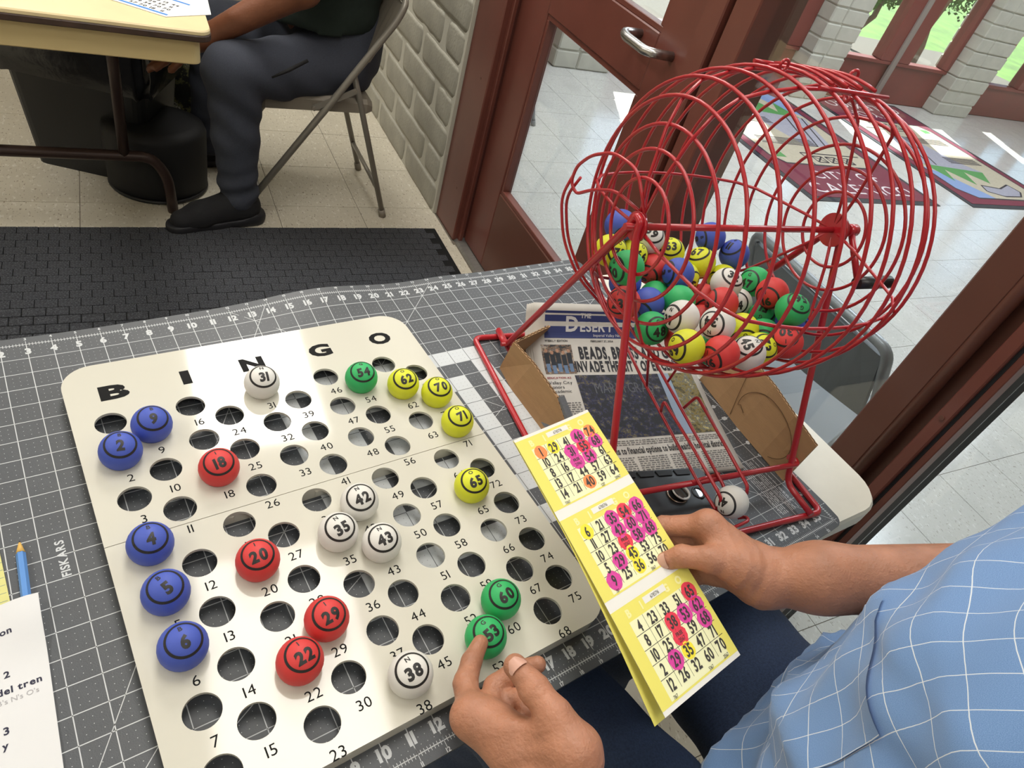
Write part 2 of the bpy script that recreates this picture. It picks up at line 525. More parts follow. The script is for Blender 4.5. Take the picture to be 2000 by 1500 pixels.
def bead(y0, y1, z0, z1, par, xa=47.75, w=0.55, d=1.1):
    for (a, b_) in (((xa, y0, z0), (xa + d, y1, z0 + w)), ((xa, y0, z1 - w), (xa + d, y1, z1)), ((xa, y0, z0 + w), (xa + d, y0 + w, z1 - w)), ((xa, y1 - w, z0 + w), (xa + d, y1, z1 - w))):
        m = MB('r'); m.bbox(a, b_, .06); m.build('glazing_bead', M_FRAME, par)
bead(49.4, 69.9, -17.3, 5.4, door); bead(49.4, 69.9, 10.6, 48, door)
for z0, z1 in ((-17, 5.1), (10.9, 47.7)):
    MB('r').box((48.5, 49.6, z0), (48.65, 69.7, z1)).build('pane', M_GLASS, door)
hd = MB('r'); hd.tube([(47.6, 52.1, 9.6), (45.6, 51.9, 9.6), (45.2, 51.0, 9.5), (45.2, 47.6, 9.5), (45.6, 46.8, 9.6), (47.6, 46.6, 9.6)], .42, 12, round_bend=.9); h_o = hd.build('handle', M_STEEL, door); h_o['label'] = 'brushed steel pull handle'
# middle mullion with rebate
mm = struct_root('trim_3', (48.5, 41, FLOOR), label='maroon mullion between the door and the fixed glass')
m_ = MB('r'); rbox(m_, 46.6, 51.5, 41.5, 43.9, FLOOR, TOPZ); m_.build('mullion', M_FRAME, mm)
m_ = MB('r'); rbox(m_, 47.4, 51.5, 41.0, 41.6, FLOOR, TOPZ, .03); m_.build('gasket', M_BLACKRUB, mm)
m_ = MB('r'); rbox(m_, 46.9, 51.5, 38.4, 41.1, FLOOR, TOPZ); m_.build('mullion', M_FRAME, mm)
# fixed glass beside the table
w1 = struct_root('window_1', (48.5, 25, FLOOR), label='tall fixed pane beside the bingo table')
MB('r').box((48.6, 12.0, FLOOR + 3), (48.75, 38.6, TOPZ)).build('pane', M_GLASS, w1)
m_ = MB('r'); rbox(m_, 46.9, 50.5, 12.2, 38.6, FLOOR, FLOOR + 3.4); m_.build('sill', M_FRAME2, w1)
# right mullion: flat cheek, half-round bead, groove, flange
mr = struct_root('trim_4', (48.5, 10, FLOOR), label='brown moulded mullion at the end of the bingo table')
m_ = MB('r'); rbox(m_, 45.8, 51, 10.55, 12.7, FLOOR, TOPZ); m_.build('cheek', M_FRAME2, mr)
m_ = MB('r'); m_.cyl((46.15, 10.35, FLOOR), (46.15, 10.35, TOPZ), .42, 14); m_.build('bead', M_FRAME2, mr)
m_ = MB('r'); rbox(m_, 46.9, 51, 8.9, 10.6, FLOOR, TOPZ); m_.build('groove', M_FRAME2, mr)
m_ = MB('r'); rbox(m_, 45.7, 47.2, 8.2, 9.0, FLOOR, TOPZ, .08); m_.build('flange', M_FRAME, mr)
m_ = MB('r'); rbox(m_, 46.0, 51, 7.98, 8.22, FLOOR, TOPZ, .02); m_.build('gasket', M_BLACKRUB, mr)
m_ = MB('r'); rbox(m_, 46.0, 47.0, 7.55, 8.0, FLOOR, TOPZ, .05); m_.build('flange', M_FRAME, mr)
m_ = MB('r')
for z in (-9, 3, 12): m_.cyl((45.62, 8.6, z), (45.72, 8.6, z), .16, 10)
m_.build('screw', M_FRAME2, mr)
w2 = struct_root('window_2', (48.5, -40, FLOOR), label='large fixed pane to the right of the mullion')
MB('r').box((48.6, -120, FLOOR + 3), (48.75, 7.7, TOPZ)).build('pane', M_GLASS, w2)
m_ = MB('r'); rbox(m_, 46.9, 50.5, -130, 7.6, FLOOR, FLOOR + 3.2); m_.build('sill', M_FRAME2, w2)
hdr = MB('r').box((45.6, -130, TOPZ), (53, 85, CEIL)).build('wall_header', M_WHITE_WALL); tag(hdr, 'plain wall above the door and glass', kind='structure')

# ---- lobby: far wall of pillars, maroon frames and glass
def lbox(name, a, b_, m, par, bev=.2):
    mb = MB('r'); mb.bbox(a, b_, bev); return mb.build(name, m, par)
M_PBLOCK = mat('pillar_block_white', '#b9b4a8', 0.7, var=0.08, vscale=10, bump=0.6, bscale=60)
M_FRAMEL = mat('lobby_frame_paint', '#77342e', 0.45, var=0.08, vscale=5)
WY = 165.0
def pillar(x0, x1, y0, y1, n, sfx):
    p = struct_root('trim_%d' % n, ((x0 + x1) / 2, (y0 + y1) / 2, FLOOR), label='white block pillar %s' % sfx)
    rs = random.Random(n)
    mb = MB('r'); mb.box((x0 + .5, y0 + .5, FLOOR), (x1 - .5, y1 - .5, CEIL)); mb.build('mortar', M_MORTAR, p)
    z = FLOOR
    while z < 52:
        d = rs.uniform(-.25, .25); e = rs.uniform(-.25, .25)
        mid = x0 + (x1 - x0) * (.40 if int(z) % 2 else .36)
        for a, b in ((x0, mid - .1), (mid + .1, x1)):
            mb = MB('r'); mb.bbox((a + d, y0 + e, z + .12), (b + d, y1, z + CH * 1.02 - .12), .35); mb.build('block', M_PBLOCK, p)
        z += CH * 1.02
    return p
pillar(104, 122, 158, 170, 11, 'seen low through the door glass')
pillar(193, 208.5, 158, 170, 12, 'behind the top of the cage')
pillar(270, 291, 159, 170, 13, 'right of the crimson lobby mats')
def bay(n, x0, x1, sill, panes, sfx):
    """maroon window bay with low solid panel; panes = list of (x0, x1)"""
    w = struct_root('window_%d' % n, ((x0 + x1) / 2, WY, FLOOR), label='maroon framed lobby window %s' % sfx)
    lbox('panel', (x0, WY - .5, FLOOR), (x1, WY + 1.5, sill - 1.2), M_FRAMEL, w)
    lbox('sill', (x0, WY - 1.5, sill - 1.2), (x1, WY + 2.5, sill), M_FRAMEL, w)
    xs = [x0] + [q for p in panes for q in p] + [x1]
    for i in range(0, len(xs), 2):
        if xs[i + 1] - xs[i] > .3:
            lbox('post', (xs[i], WY - 1.6, sill), (xs[i + 1], WY + 3, CEIL), M_FRAMEL, w)
    for a, b in panes:
        MB('r').box((a, WY + .5, sill), (b, WY + .62, 62)).build('pane', M_GLASS, w)
        lbox('head', (a, WY - 1, 62), (b, WY + 2, CEIL), M_FRAMEL, w)
    return w
bay(3, 53, 104, -16, [(60, 74), (78, 98)], 'beside the block wall')
bay(4, 122, 193, -16, [(124, 152), (158, 176.5)], 'left of the pillar behind the cage')
bay(5, 208.5, 270, -15.6, [(210.5, 231.5), (247, 268)], 'between the two white pillars')
bay(6, 291, 420, -17.5, [(293, 318), (326, 350), (356, 400)], 'at the right edge of the view')
for k, (a, b) in enumerate(((179, 181), (237.5, 240))):
    tag(MB('r').bbox((a, WY - 2.2, FLOOR), (b, WY - 1.2, CEIL), .1).build('trim_%d' % (21 + k), mat('weathered_strip', '#8c8079', 0.6)), 'grey weathered strip on the %s lobby frame post' % ('left' if k == 0 else 'right'), kind='structure')
sun_limiter = MB('r').box((-160, 170, CEIL), (420, 270, CEIL + 3)).build('added_sun_overhang', M_CEIL); tag(sun_limiter, 'unseen overhang added outside the lobby to limit the sun patches', kind='structure')  # unseen overhang, added and sized to cut the sun patches on the lobby floor

# ---- outside: grass, walk, tree, brick column
M_GRASS = mat('lawn_green', '#67902f', 0.9, var=0.35, vscale=3.0, bump=0.6, bscale=40)
M_WALK = mat('concrete_walk', '#a8a398', 0.85, var=0.08, vscale=3)
M_DIRT = mat('bare_earth', '#8e8069', 0.95, var=0.25, vscale=4)
g = MB('r').box((-400, 171, FLOOR - 4), (1600, 2200, FLOOR - 1)).build('ground', M_GRASS); tag(g, 'sunlit lawn outside the lobby windows', kind='structure')
g = MB('r').box((-400, 172, FLOOR - 1), (205, 250, FLOOR - .6)).build('ground_walk', M_WALK); tag(g, 'pale concrete walk outside the lobby', kind='structure')
mb = MB('r'); pts = []
for k in range(28):
    a = 2 * math.pi * k / 28; r = 1 + .12 * math.sin(3 * a) + .08 * math.sin(7 * a)
    pts.append((292 + 62 * r * math.cos(a), 222 + 30 * r * math.sin(a)))
mb.prism(pts, FLOOR - 1, FLOOR - .5, .2); g = mb.build('ground_bed', M_DIRT); tag(g, 'bare earth bed around the young tree', kind='structure')
M_BARK = mat('tree_bark', '#7c6c5b', 0.9, var=0.2, vscale=20, bump=0.6, bscale=60)
M_LEAF = mat('leaf_green', '#4d7529', 0.6, var=0.3, vscale=8)
def tree(bx, by, path, r0, label, crown, nleaf, seed, lean=0):
    t = thing('tree', (bx, by, FLOOR - .5), label, 'tree', 'young trees outside the lobby', fr='r')
    mb = MB('r'); n = len(path)
    mb.tube([(bx + x, by + y, FLOOR - .6 + z) for x, y, z in path], [r0 * (1 - .6 * i / n) for i in range(n)], 10)
    x, y, z = path[-2]
    for k, (dx, dy, dz) in enumerate(((14, 8, 18), (-16, 4, 16), (4, -12, 20))):
        mb.tube([(bx + x, by + y, FLOOR + z), (bx + x + dx * .6, by + y + dy * .6, FLOOR + z + dz * .7), (bx + x + dx, by + y + dy, FLOOR + z + dz)], [r0 * .5, r0 * .35, r0 * .15], 7)
    mb.build('trunk', M_BARK, t)
    rs = random.Random(seed); mb = MB('r')
    for _ in range(nleaf):
        cx, cy, cz, rx, ry, rz = rs.choice(crown)
        while True:
            q = [rs.uniform(-1, 1) for _ in range(3)]
            if sum(v * v for v in q) < 1: break
        c = np.array((bx + cx + q[0] * rx, by + cy + q[1] * ry, FLOOR + cz + q[2] * rz))
        d = np.array([rs.gauss(0, 1) for _ in range(3)]); d /= np.linalg.norm(d)
        e = np.cross(d, [rs.gauss(0, 1) for _ in range(3)]); e /= np.linalg.norm(e); L = rs.uniform(2, 3.6)
        mb.add([c, c + d * L * .5 + e * L * .28, c + d * L, c + d * L * .5 - e * L * .28], [(0, 1, 2, 3)])
    f = mb.build('foliage', M_LEAF, t); f['kind'] = 'stuff'
    return t
tree(301, 237, [(0, 0, 0), (1, 0, 5), (5, 1, 9), (10, 1, 14), (11, 2, 22), (10, 2, 32), (13, 3, 44), (14, 3, 54)], 1.7, 'crooked young tree rising from the earth bed outside the lobby', [(-8, 4, 28, 30, 20, 8), (6, 20, 36, 26, 18, 10), (2, -4, 24, 16, 10, 5)], 1700, 3)
tree(338, 226, [(0, 0, 0), (1, 1, 8), (-1, 2, 16), (3, 3, 26), (6, 3, 40), (8, 4, 56)], 1.9, 'slimmer tree standing beside the pinkish brick column', [(26, 10, 32, 28, 20, 12), (12, 20, 40, 16, 14, 10)], 1700, 5)
M_PINK = mat('pinkish_block', '#d8ab98', 0.8, var=0.1, vscale=8, bump=0.5, bscale=50)
bc = thing('brick_column', (322, 190, FLOOR - .6), 'pinkish block column standing outside the lobby window', 'column', fr='r')
MB('r').box((315.5, 183.5, FLOOR - .6), (332.5, 198.5, CEIL)).build('mortar', M_MORTAR, bc)
z = FLOOR - .6; rs = random.Random(9)
while z < 60:
    d = rs.uniform(-.4, .4); mb = MB('r'); mb.bbox((315 + d, 183, z + .1), (333 + d, 199, z + 4.4), .35); mb.build('block', M_PINK, bc); z += 4.5

# ---- lobby mats
M_MATRIM = mat('mat_rubber_navy', '#23242f', 0.85)
M_CRIM = mat('mat_pile_crimson', '#72203a', 0.95, var=0.10, vscale=60, bump=0.5, bscale=400)
M_PBEIGE = mat('mat_pile_beige', '#b7aa95', 0.95, var=0.08, vscale=60, bump=0.5, bscale=400)
M_PGREY = mat('mat_pile_grey', '#9c98a4', 0.95, var=0.08, vscale=60)
M_PGREEN = mat('mat_pile_green', '#4f8a4b', 0.95)
M_PBLUE = mat('mat_pile_blue', '#7f93bd', 0.95)
M_PBLK = mat('mat_pile_black', '#2b2530', 0.95)
M_PWHITE = mat('mat_pile_white', '#dccfd0', 0.95)
def lobby_mat(x0, y0, x1, y1, label, rz, flip=False):
    cx, cy = (x0 + x1) / 2, (y0 + y1) / 2
    k, s = math.cos(rz), math.sin(rz)
    w, h = x1 - x0, y1 - y0
    root = thing('entrance_mat', (cx, cy, FLOOR), label, 'mat', 'crimson city mats in the lobby', fr='r')
    def q(u, v, z):      # u across 0..1, v along 0..1 (v=0 at the lettered end)
        if flip: u, v = 1 - u, 1 - v
        X, Y = (u - .5) * w, (v - .5) * h
        return (cx + X * k - Y * s, cy + X * s + Y * k, FLOOR + z)
    def slab(name, poly, m, z0, z1):
        if flip is None: poly = poly
        mb = MB('r'); mb.loft([[q(u, v, z0) for u, v in poly], [q(u, v, z1) for u, v in poly]]); mb.build(name, m, root)
    slab('rubber_edge', [(0, 0), (1, 0), (1, 1), (0, 1)], M_MATRIM, 0, .16)
    slab('pile', [(.035, .025), (.965, .025), (.965, .975), (.035, .975)], M_CRIM, .16, .26)
    slab('emblem_ground', [(.10, .30), (.16, .245), (.84, .245), (.90, .30), (.90, .86), (.80, .93), (.20, .93), (.10, .86)], M_PBEIGE, .26, .27)
    slab('emblem_hills', [(.62, .93), (.80, .93), (.90, .86), (.90, .68), (.78, .74)], M_PBLUE, .27, .275)
    slab('emblem_green', [(.30, .70), (.84, .66), (.78, .80), (.70, .70), (.60, .82), (.52, .71), (.42, .80)], M_PGREEN, .27, .276)
    slab('emblem_green', [(.14, .29), (.22, .29), (.22, .33), (.14, .32)], M_PGREEN, .27, .276)
    slab('emblem_tower', [(.52, .40), (.74, .40), (.88, .66), (.84, .66), (.30, .70), (.40, .62)], M_PGREY, .27, .274)
    slab('emblem_cloud', [(.24, .80), (.40, .84), (.56, .82), (.60, .87), (.48, .905), (.30, .90), (.22, .86)], M_PGREY, .27, .275)
    mb = MB('r')
    def ln(a, b, t=.006):
        a = np.array(a); b = np.array(b); d = b - a; d = d / (np.linalg.norm(d) + 1e-9); nn = np.array((-d[1] * t, d[0] * t * .7))
        mb.add([q(*(a + nn), .28), q(*(a - nn), .28), q(*(b - nn), .28), q(*(b + nn), .28)], [(0, 1, 2, 3)])
    ol = [(.10, .30), (.16, .245), (.84, .245), (.90, .30), (.90, .86), (.80, .93), (.20, .93), (.10, .86)]
    for i in range(8): ln(ol[i], ol[(i + 1) % 8], .007)
    for i in range(5): ln((.18 + .0 * i, .40 + .012 * i), (.62, .40 + .012 * i), .005)
    for i in range(5): ln((.16, .58 + .012 * i), (.50, .58 + .012 * i), .005)
    for a in (.55, .62, .69): ln((a, .40), (a + .16, .66))
    for i in range(3):
        x = .44 + .11 * i
        for a, b in (((x, .27), (x + .08, .27)), ((x + .08, .27), (x + .08, .315)), ((x + .08, .315), (x, .315)), ((x, .315), (x, .27)), ((x, .27), (x + .08, .315)), ((x, .315), (x + .08, .27))): ln(a, b, .005)
    ln((.38, .335), (.86, .335)); ln((.38, .335), (.38, .25))
    cl = [(.24, .80), (.40, .84), (.56, .82), (.60, .87), (.48, .905), (.30, .90), (.22, .86)]
    for i in range(7): ln(cl[i], cl[(i + 1) % 7])
    mb.build('emblem_lines', M_PBLK, root)
    mb = MB('r')
    for st, v, hh in (('CITY OF', .175, .052), ('CALEXICO', .085, .062)):
        V, F, tw = text2d(st, 'r', .2)
        mx = .52 if st == 'CITY OF' else .78
        sx = mx / tw
        mb.add([q(.5 + a * sx, v + b * hh, .275) for a, b in V], F)
    mb.build('lettering', M_PWHITE, root)
    return root
lobby_mat(141, 92, 188.5, 166, 'crimson city mat seen through the middle of the cage', math.radians(-1))
lobby_mat(203, 91, 250.5, 163, 'crimson city mat reaching the right edge of the picture', math.radians(-1), True)
# ================================================================ the bingo table
M_TTOP = mat('table_laminate_cream', '#d8d5c9', 0.45, var=0.03, vscale=30)
M_TLEG = mat('table_steel_grey', '#77777a', 0.4, 0.6)
tb = thing('folding_table', (18, 11.5, FLOOR), 'cream folding table under the grey cutting mat', 'table')
def trot(poly):          # the table stands a little askew under the mat
    c_, s_ = math.cos(math.radians(-3)), math.sin(math.radians(-3)); return [(39 + (x - 39) * c_ - y * s_, (x - 39) * s_ + y * c_) for x, y in poly]
mb = MB(); mb.prism(trot(rrect(-10, -.45, 41.0, 22.4, 2.0)), -1.6, -.12, .25); mb.build('tabletop', M_TTOP, tb)
mb = MB(); mb.prism(trot(rrect(-8.8, .9, 39.8, 21.2, 1.5)), -2.5, -1.6); mb.build('apron', mat('table_apron_grey', '#8b8a85', 0.6), tb)
for x in (-4, 36):
    for y in (3.5, 19.5):
        MB().tube([(x, y, -2.6), (x, y, FLOOR + .5)], .55, 12).build('leg', M_TLEG, tb)
        MB().tube([(x, y, FLOOR + .9), (x, y, FLOOR)], .68, 12).build('foot_cap', M_BLACKRUB, tb)
    MB().tube([(x, 3.5, -20), (x, 19.5, -20)], .45, 10).build('crossbar', M_TLEG, tb)

# ---- cutting mat with printed rulers and grid
M_MAT = mat('cutting_mat_grey', '#4b4e52', 0.45, var=0.05, vscale=90, bump=0.10, bscale=900)
M_INK = mat('mat_print_white', '#c4c7c9', 0.5)
M_BAND = mat('mat_print_pale_band', '#c6cacc', 0.45)
M_INKD = mat('mat_print_dark', '#3f4245', 0.5)
def zm(x, y):
    t = min(1, max(0, (y - 20.5) / 4)); t = t * t * (3 - 2 * t)
    return t * (0.50 * math.exp(-((x - 16.8) / 3.6) ** 2) + 0.12 * math.exp(-((x - 25) / 2.0) ** 2) - 0.10 * math.exp(-((x - 5) / 4) ** 2))
cm = MB()
X = [-.5, -.32] + [i * 1.0 for i in range(0, 37)] + [36.32, 36.5]; Y = [-.42, -.25] + [i * 1.0 for i in range(0, 25)] + [24.35, 24.52]
def inset(x, y):          # round the corners
    r = .8; cx = min(max(x, -.5 + r), 36.5 - r); cy = min(max(y, -.42 + r), 24.52 - r)
    d = math.hypot(x - cx, y - cy)
    return (cx + (x - cx) / d * min(d, r), cy + (y - cy) / d * min(d, r)) if d > r else (x, y)
nx, ny = len(X), len(Y)
top = [(*inset(x, y), zm(x, y)) for y in Y for x in X]; bot = [(a, b, c - .12) for a, b, c in top]
fs = [(j * nx + i, j * nx + i + 1, (j + 1) * nx + i + 1, (j + 1) * nx + i) for j in range(ny - 1) for i in range(nx - 1)]
per = [i for i in range(nx)] + [j * nx + nx - 1 for j in range(1, ny)] + [(ny - 1) * nx + i for i in range(nx - 2, -1, -1)] + [j * nx for j in range(ny - 2, 0, -1)]
k = nx * ny
sides = [(per[i], per[i] + k, per[(i + 1) % len(per)] + k, per[(i + 1) % len(per)]) for i in range(len(per))]
cm.add(top + bot, fs + [tuple(reversed([q + k for q in f])) for f in fs] + [tuple(reversed(s)) for s in sides], False)
cmo = cm.build('cutting_mat', M_MAT)
tag(cmo, 'dark grey cutting mat with white inch grid on the table', 'cutting mat')
EPS = .006
ink = MB(); dark = MB(); band = MB()
def strip(m, x0, y0, x1, y1, w, lift=EPS, step=1.0):
    L = math.hypot(x1 - x0, y1 - y0); n = max(1, int(math.ceil(L / step))); dx, dy = (x1 - x0) / L, (y1 - y0) / L
    px, py = -dy * w / 2, dx * w / 2; vs = []; f = []
    for i in range(n + 1):
        x, y = x0 + (x1 - x0) * i / n, y0 + (y1 - y0) * i / n
        vs += [(x + px, y + py, zm(x + px, y + py) + lift), (x - px, y - py, zm(x - px, y - py) + lift)]
    for i in range(n): f.append((2 * i, 2 * i + 1, 2 * i + 3, 2 * i + 2))
    m.add(vs, f)
for i in range(0, 37): strip(ink, i, 0, i, 24, .034 if i % 36 else .04)
for j in range(0, 25): strip(ink, 0, j, 36, j, .034)
for ang, L in ((60, 27.7), (45, 33.9), (30, 41.5)):
    a = math.radians(ang); strip(ink, 0, 0, L * math.cos(a), L * math.sin(a), .028)
strip(ink, 36, 0, 12, 24, .028)
def inband(x, y):
    for h in (6, 4, 2):
        d = max(abs(x - 18), abs(y - 12))
        if h - 1 <= d <= h: return True
    return False
for h in (6, 4, 2):
    for a in ((18 - h, 12 - h, 18 + h, 12 - h + 1), (18 - h, 12 + h - 1, 18 + h, 12 + h), (18 - h, 12 - h + 1, 18 - h + 1, 12 + h - 1), (18 + h - 1, 12 - h + 1, 18 + h, 12 + h - 1)):
        band.add([(a[0], a[1], EPS * 1.6), (a[2], a[1], EPS * 1.6), (a[2], a[3], EPS * 1.6), (a[0], a[3], EPS * 1.6)], [(0, 1, 2, 3)])
    for t in range(-h, h + 1):
        for u, v in ((h - 1, h), (-h, -h + 1)):
            if abs(t) < h:
                strip(dark, 18 + t, 12 + u, 18 + t, 12 + v, .026, EPS * 2.4); strip(dark, 18 + u, 12 + t, 18 + v, 12 + t, .026, EPS * 2.4)
for i in range(36):
    for j in range(24):
        for a in (.25, .5, .75):
            for b in (.25, .5, .75):
                x, y = i + a, j + b; q = .016
                m = dark if inband(x, y) else ink; z = zm(x, y) + EPS * (2.4 if m is dark else 1)
                m.add([(x - q, y, z), (x, y - q, z), (x + q, y, z), (x, y + q, z)], [(0, 1, 2, 3)])
for i in range(0, 36 * 8 + 1):
    x = i / 8; L = .24 if i % 8 == 0 else .1
    for y in (0, 24): strip(ink, x, y - L, x, y + L, .022)
for i in range(0, 24 * 8 + 1):
    y = i / 8; L = .24 if i % 8 == 0 else .1
    for x in (0, 36): strip(ink, x - L, y, x + L, y, .022)
def mtext(s, x, y, h, ex, ey, style='b', m=ink, maxw=None):
    V, F, w = text2d(s, style, .14)
    if not len(V): return
    P = [(x + (a * ex[0] + b * ey[0]) * h, y + (a * ex[1] + b * ey[1]) * h) for a, b in V]
    m.add([(a, b, zm(a, b) + EPS * 1.5) for a, b in P], F)
for i in range(1, 36):
    # clear the line behind each numeral with a patch of mat colour is not needed: numerals sit on the line
    mtext(str(i), i + .02, 23.50, .36, (1, 0), (0, 1), 'x'); mtext(str(i), i, 24.38, .15, (1, 0), (0, 1), 'b')
    mtext(str(i), i + .02, .56, .40, (1, 0), (0, 1), 'x'); mtext(str(i), i, -.33, .15, (1, 0), (0, 1), 'b')
for j in range(1, 24):
    mtext(str(j), 35.50, j, .34, (0, -1), (1, 0), 'x'); mtext(str(j), 36.36, j, .14, (0, -1), (1, 0), 'b')
    mtext(str(j), .5, j, .34, (0, 1), (-1, 0), 'x')
mtext('FISKARS', 2.62, 11.85, .27, (-.02, .99), (-.99, -.02), 'b')
# caution panel: headings and lines of fine print
mtext('CAUTION', 33.22, 2.05, .13, (.02, .99), (-.99, .02), 'b'); mtext('MISE EN GARDE', 33.82, 2.9, .12, (.02, .99), (-.99, .02), 'b'); mtext('WARNUNG', 34.55, 2.4, .12, (.02, .99), (-.99, .02), 'b')
rs = random.Random(2)
for c in range(12):
    x = 33.16 + c * .135
    if c in (0, 5, 6, 10): continue
    y = 1.45
    while y < 4.9:
        L = rs.uniform(.12, .42); strip(ink, x, y, x, min(y + L, 5.0), .045, EPS, 5); y += L + .05
ink.build('printed_grid', M_INK, cmo); b_o = band.build('printed_band', M_BAND, cmo); dark.build('printed_dark_lines', M_INKD, cmo)

# ---- bingo board: two hinged halves with 75 holes
M_BOARD = mat('board_plastic_cream', '#cfccbf', 0.07, var=0.02, vscale=6)
M_PRINT = mat('board_print_black', '#0d0d0d', 0.6, spec=0.15)
BZ = .70
def hole(n):
    k = (n - 1) // 15; i = (n - 1) % 15
    if i < 8: y = [17.33, 15.24, 13.14, 10.56, 8.44, 6.30, 4.21, 2.14][i]; x = 5.30 + 3.12 * k
    else: y = [16.27, 14.17, 12.08, 9.46, 7.33, 5.24, 3.18][i - 8]; x = 6.66 + 3.115 * k
    return x + (9 - y) * .006, y + (x - 12) * .008
def plate(outline, holes, r, z0, z1):
    cu = bpy.data.curves.new('plate', 'CURVE'); cu.dimensions = '2D'; cu.fill_mode = 'BOTH'; cu.extrude = (z1 - z0) / 2
    def sp(pts):
        s = cu.splines.new('POLY'); s.points.add(len(pts) - 1); s.use_cyclic_u = True
        for p, (x, y) in zip(s.points, pts): p.co = (x, y, 0, 1)
    sp(outline)
    for x, y in holes: sp([(x + r * math.cos(2 * math.pi * q / 36), y + r * math.sin(2 * math.pi * q / 36)) for q in range(36)])
    o = bpy.data.objects.new('plate', cu); COL.objects.link(o)
    me = bpy.data.meshes.new_from_object(o.evaluated_get(bpy.context.evaluated_depsgraph_get()))
    vs = [(v.co.x, v.co.y, v.co.z + (z0 + z1) / 2) for v in me.vertices]; fs = [tuple(p.vertices) for p in me.polygons]
    bpy.data.objects.remove(o); bpy.data.curves.remove(cu); bpy.data.meshes.remove(me)
    return vs, fs
bd = thing('bingo_board', (12, 11, 0), 'cream plastic bingo master board with numbered holes on the cutting mat', 'bingo board')
def skew(p): return (p[0] + (9 - p[1]) * .006, p[1] + (p[0] - 12) * .008)
BX0, BX1, BY0, BY1, SEAM = 3.92, 20.36, .93, 21.05, 11.32
r = 1.3
up = [(BX0, SEAM + .015), (BX1, SEAM + .015)] + [(BX1 - r + r * math.cos(a), BY1 - r + r * math.sin(a)) for a in np.linspace(0, math.pi / 2, 10)] + [(BX0 + r + r * math.cos(a), BY1 - r + r * math.sin(a)) for a in np.linspace(math.pi / 2, math.pi, 10)]
lo = [(BX1, SEAM - .015), (BX0, SEAM - .015)] + [(BX0 + r + r * math.cos(a), BY0 + r + r * math.sin(a)) for a in np.linspace(math.pi, 1.5 * math.pi, 10)] + [(BX1 - r + r * math.cos(a), BY0 + r + r * math.sin(a)) for a in np.linspace(1.5 * math.pi, 2 * math.pi, 10)]
HR = .592
for ol, sel, nm in ((up, lambda y: y > SEAM, 'upper_leaf'), (lo, lambda y: y < SEAM, 'lower_leaf')):
    ol = [skew(p) for p in ol]
    vs, fs = plate(ol, [hole(n) for n in range(1, 76) if sel(hole(n)[1])], HR, BZ - .13, BZ)
    mb = MB(); mb.add(vs, fs)
    leaf = mb.build(nm, M_BOARD, bd)
    # skirt wall standing on the mat under the rim
    cx = sum(p[0] for p in ol) / len(ol); cy = sum(p[1] for p in ol) / len(ol)
    def ins(d): return [(x + (cx - x) * d / 9, y + (cy - y) * d / 9) for x, y in ol]
    o0, o1 = ins(.03), ins(.14); n = len(ol)
    mb = MB(); mb.loft([[(x, y, z) for x, y in o_] for o_, z in ((o0, BZ - .13), (o0, .01), (o1, .01), (o1, BZ - .13))], caps=False)
    mb.build('skirt', M_BOARD, leaf)
    mb = MB(); sgn = 1 if nm == 'upper_leaf' else -1
    for xk in (7.9, 12.2, 16.4):
        if sgn > 0: mb = MB(); mb.bbox((xk - .5, SEAM - .22, .1), (xk + .5, SEAM + .22, .5), .05); mb.build('hinge', M_BOARD, leaf)
for n in range(1, 76):
    pm = MB(); x, y = hole(n); put_text(pm, str(n), (x + .10, y - 1.05, BZ + .004), (1, .008, 0), (-.008, 1, 0), .36, 'r', 1.02, .2)
    pm.build('hole_number', M_PRINT, bd)
for ch, x, wd in (('B', 5.72, 1.15), ('I', 8.64, .40), ('N', 11.65, 1.1), ('G', 15.05, 1.15), ('O', 18.4, 1.2)):
    pm = MB(); V, F, w = text2d(ch, 'x')
    pm.add([(x + a * wd / w, 19.2 + (x - 12) * .02 + b * .78, BZ + .004) for a, b in V], F)
    pm.build('title_letter', M_PRINT, bd)

# ---- bingo balls
BR = .787
BALLMAT = {'B': mat('ball_blue', '#4357b4', 0.55, var=.03, vscale=60, bump=.05, bscale=500), 'I': mat('ball_red', '#d23a38', 0.55, var=.03, vscale=60, bump=.05, bscale=500), 'N': mat('ball_white', '#dedcd6', 0.55, var=.02, vscale=60, bump=.05, bscale=500),
           'G': mat('ball_green', '#2fae62', 0.55, var=.03, vscale=60, bump=.05, bscale=500), 'O': mat('ball_yellow', '#d8dc2c', 0.55, var=.03, vscale=60, bump=.05, bscale=500)}
M_BINK = mat('ball_print', '#22201f', 0.5)
COLNAME = dict(B='blue', I='red', N='white', G='green', O='yellow')
BALLME = {}
for k_ in BALLMAT:
    mb = MB('r'); mb.sphere((0, 0, 0), BR, 28, 18); o = mb.build('bingo_ball', BALLMAT[k_], base=(0, 0, 0)); BALLME[k_] = o.data; bpy.data.objects.remove(o)
def subdiv(V, F, L):
    V = [tuple(p) for p in V]; tris = []
    for f in F:
        for i in range(1, len(f) - 1): tris.append((f[0], f[i], f[i + 1]))
    out = []; mid = {}
    stack = tris
    while stack:
        a, b, c = stack.pop()
        e = sorted((((V[p][0] - V[q][0]) ** 2 + (V[p][1] - V[q][1]) ** 2, p, q, r_) for p, q, r_ in ((a, b, c), (b, c, a), (c, a, b))))[-1]
        if e[0] > L * L:
            _, p, q, r_ = e; key = (min(p, q), max(p, q))
            if key not in mid:
                V.append(((V[p][0] + V[q][0]) / 2, (V[p][1] + V[q][1]) / 2)); mid[key] = len(V) - 1
            m = mid[key]; stack += [(p, m, r_), (m, q, r_)]
        else: out.append((a, b, c))
    return V, out
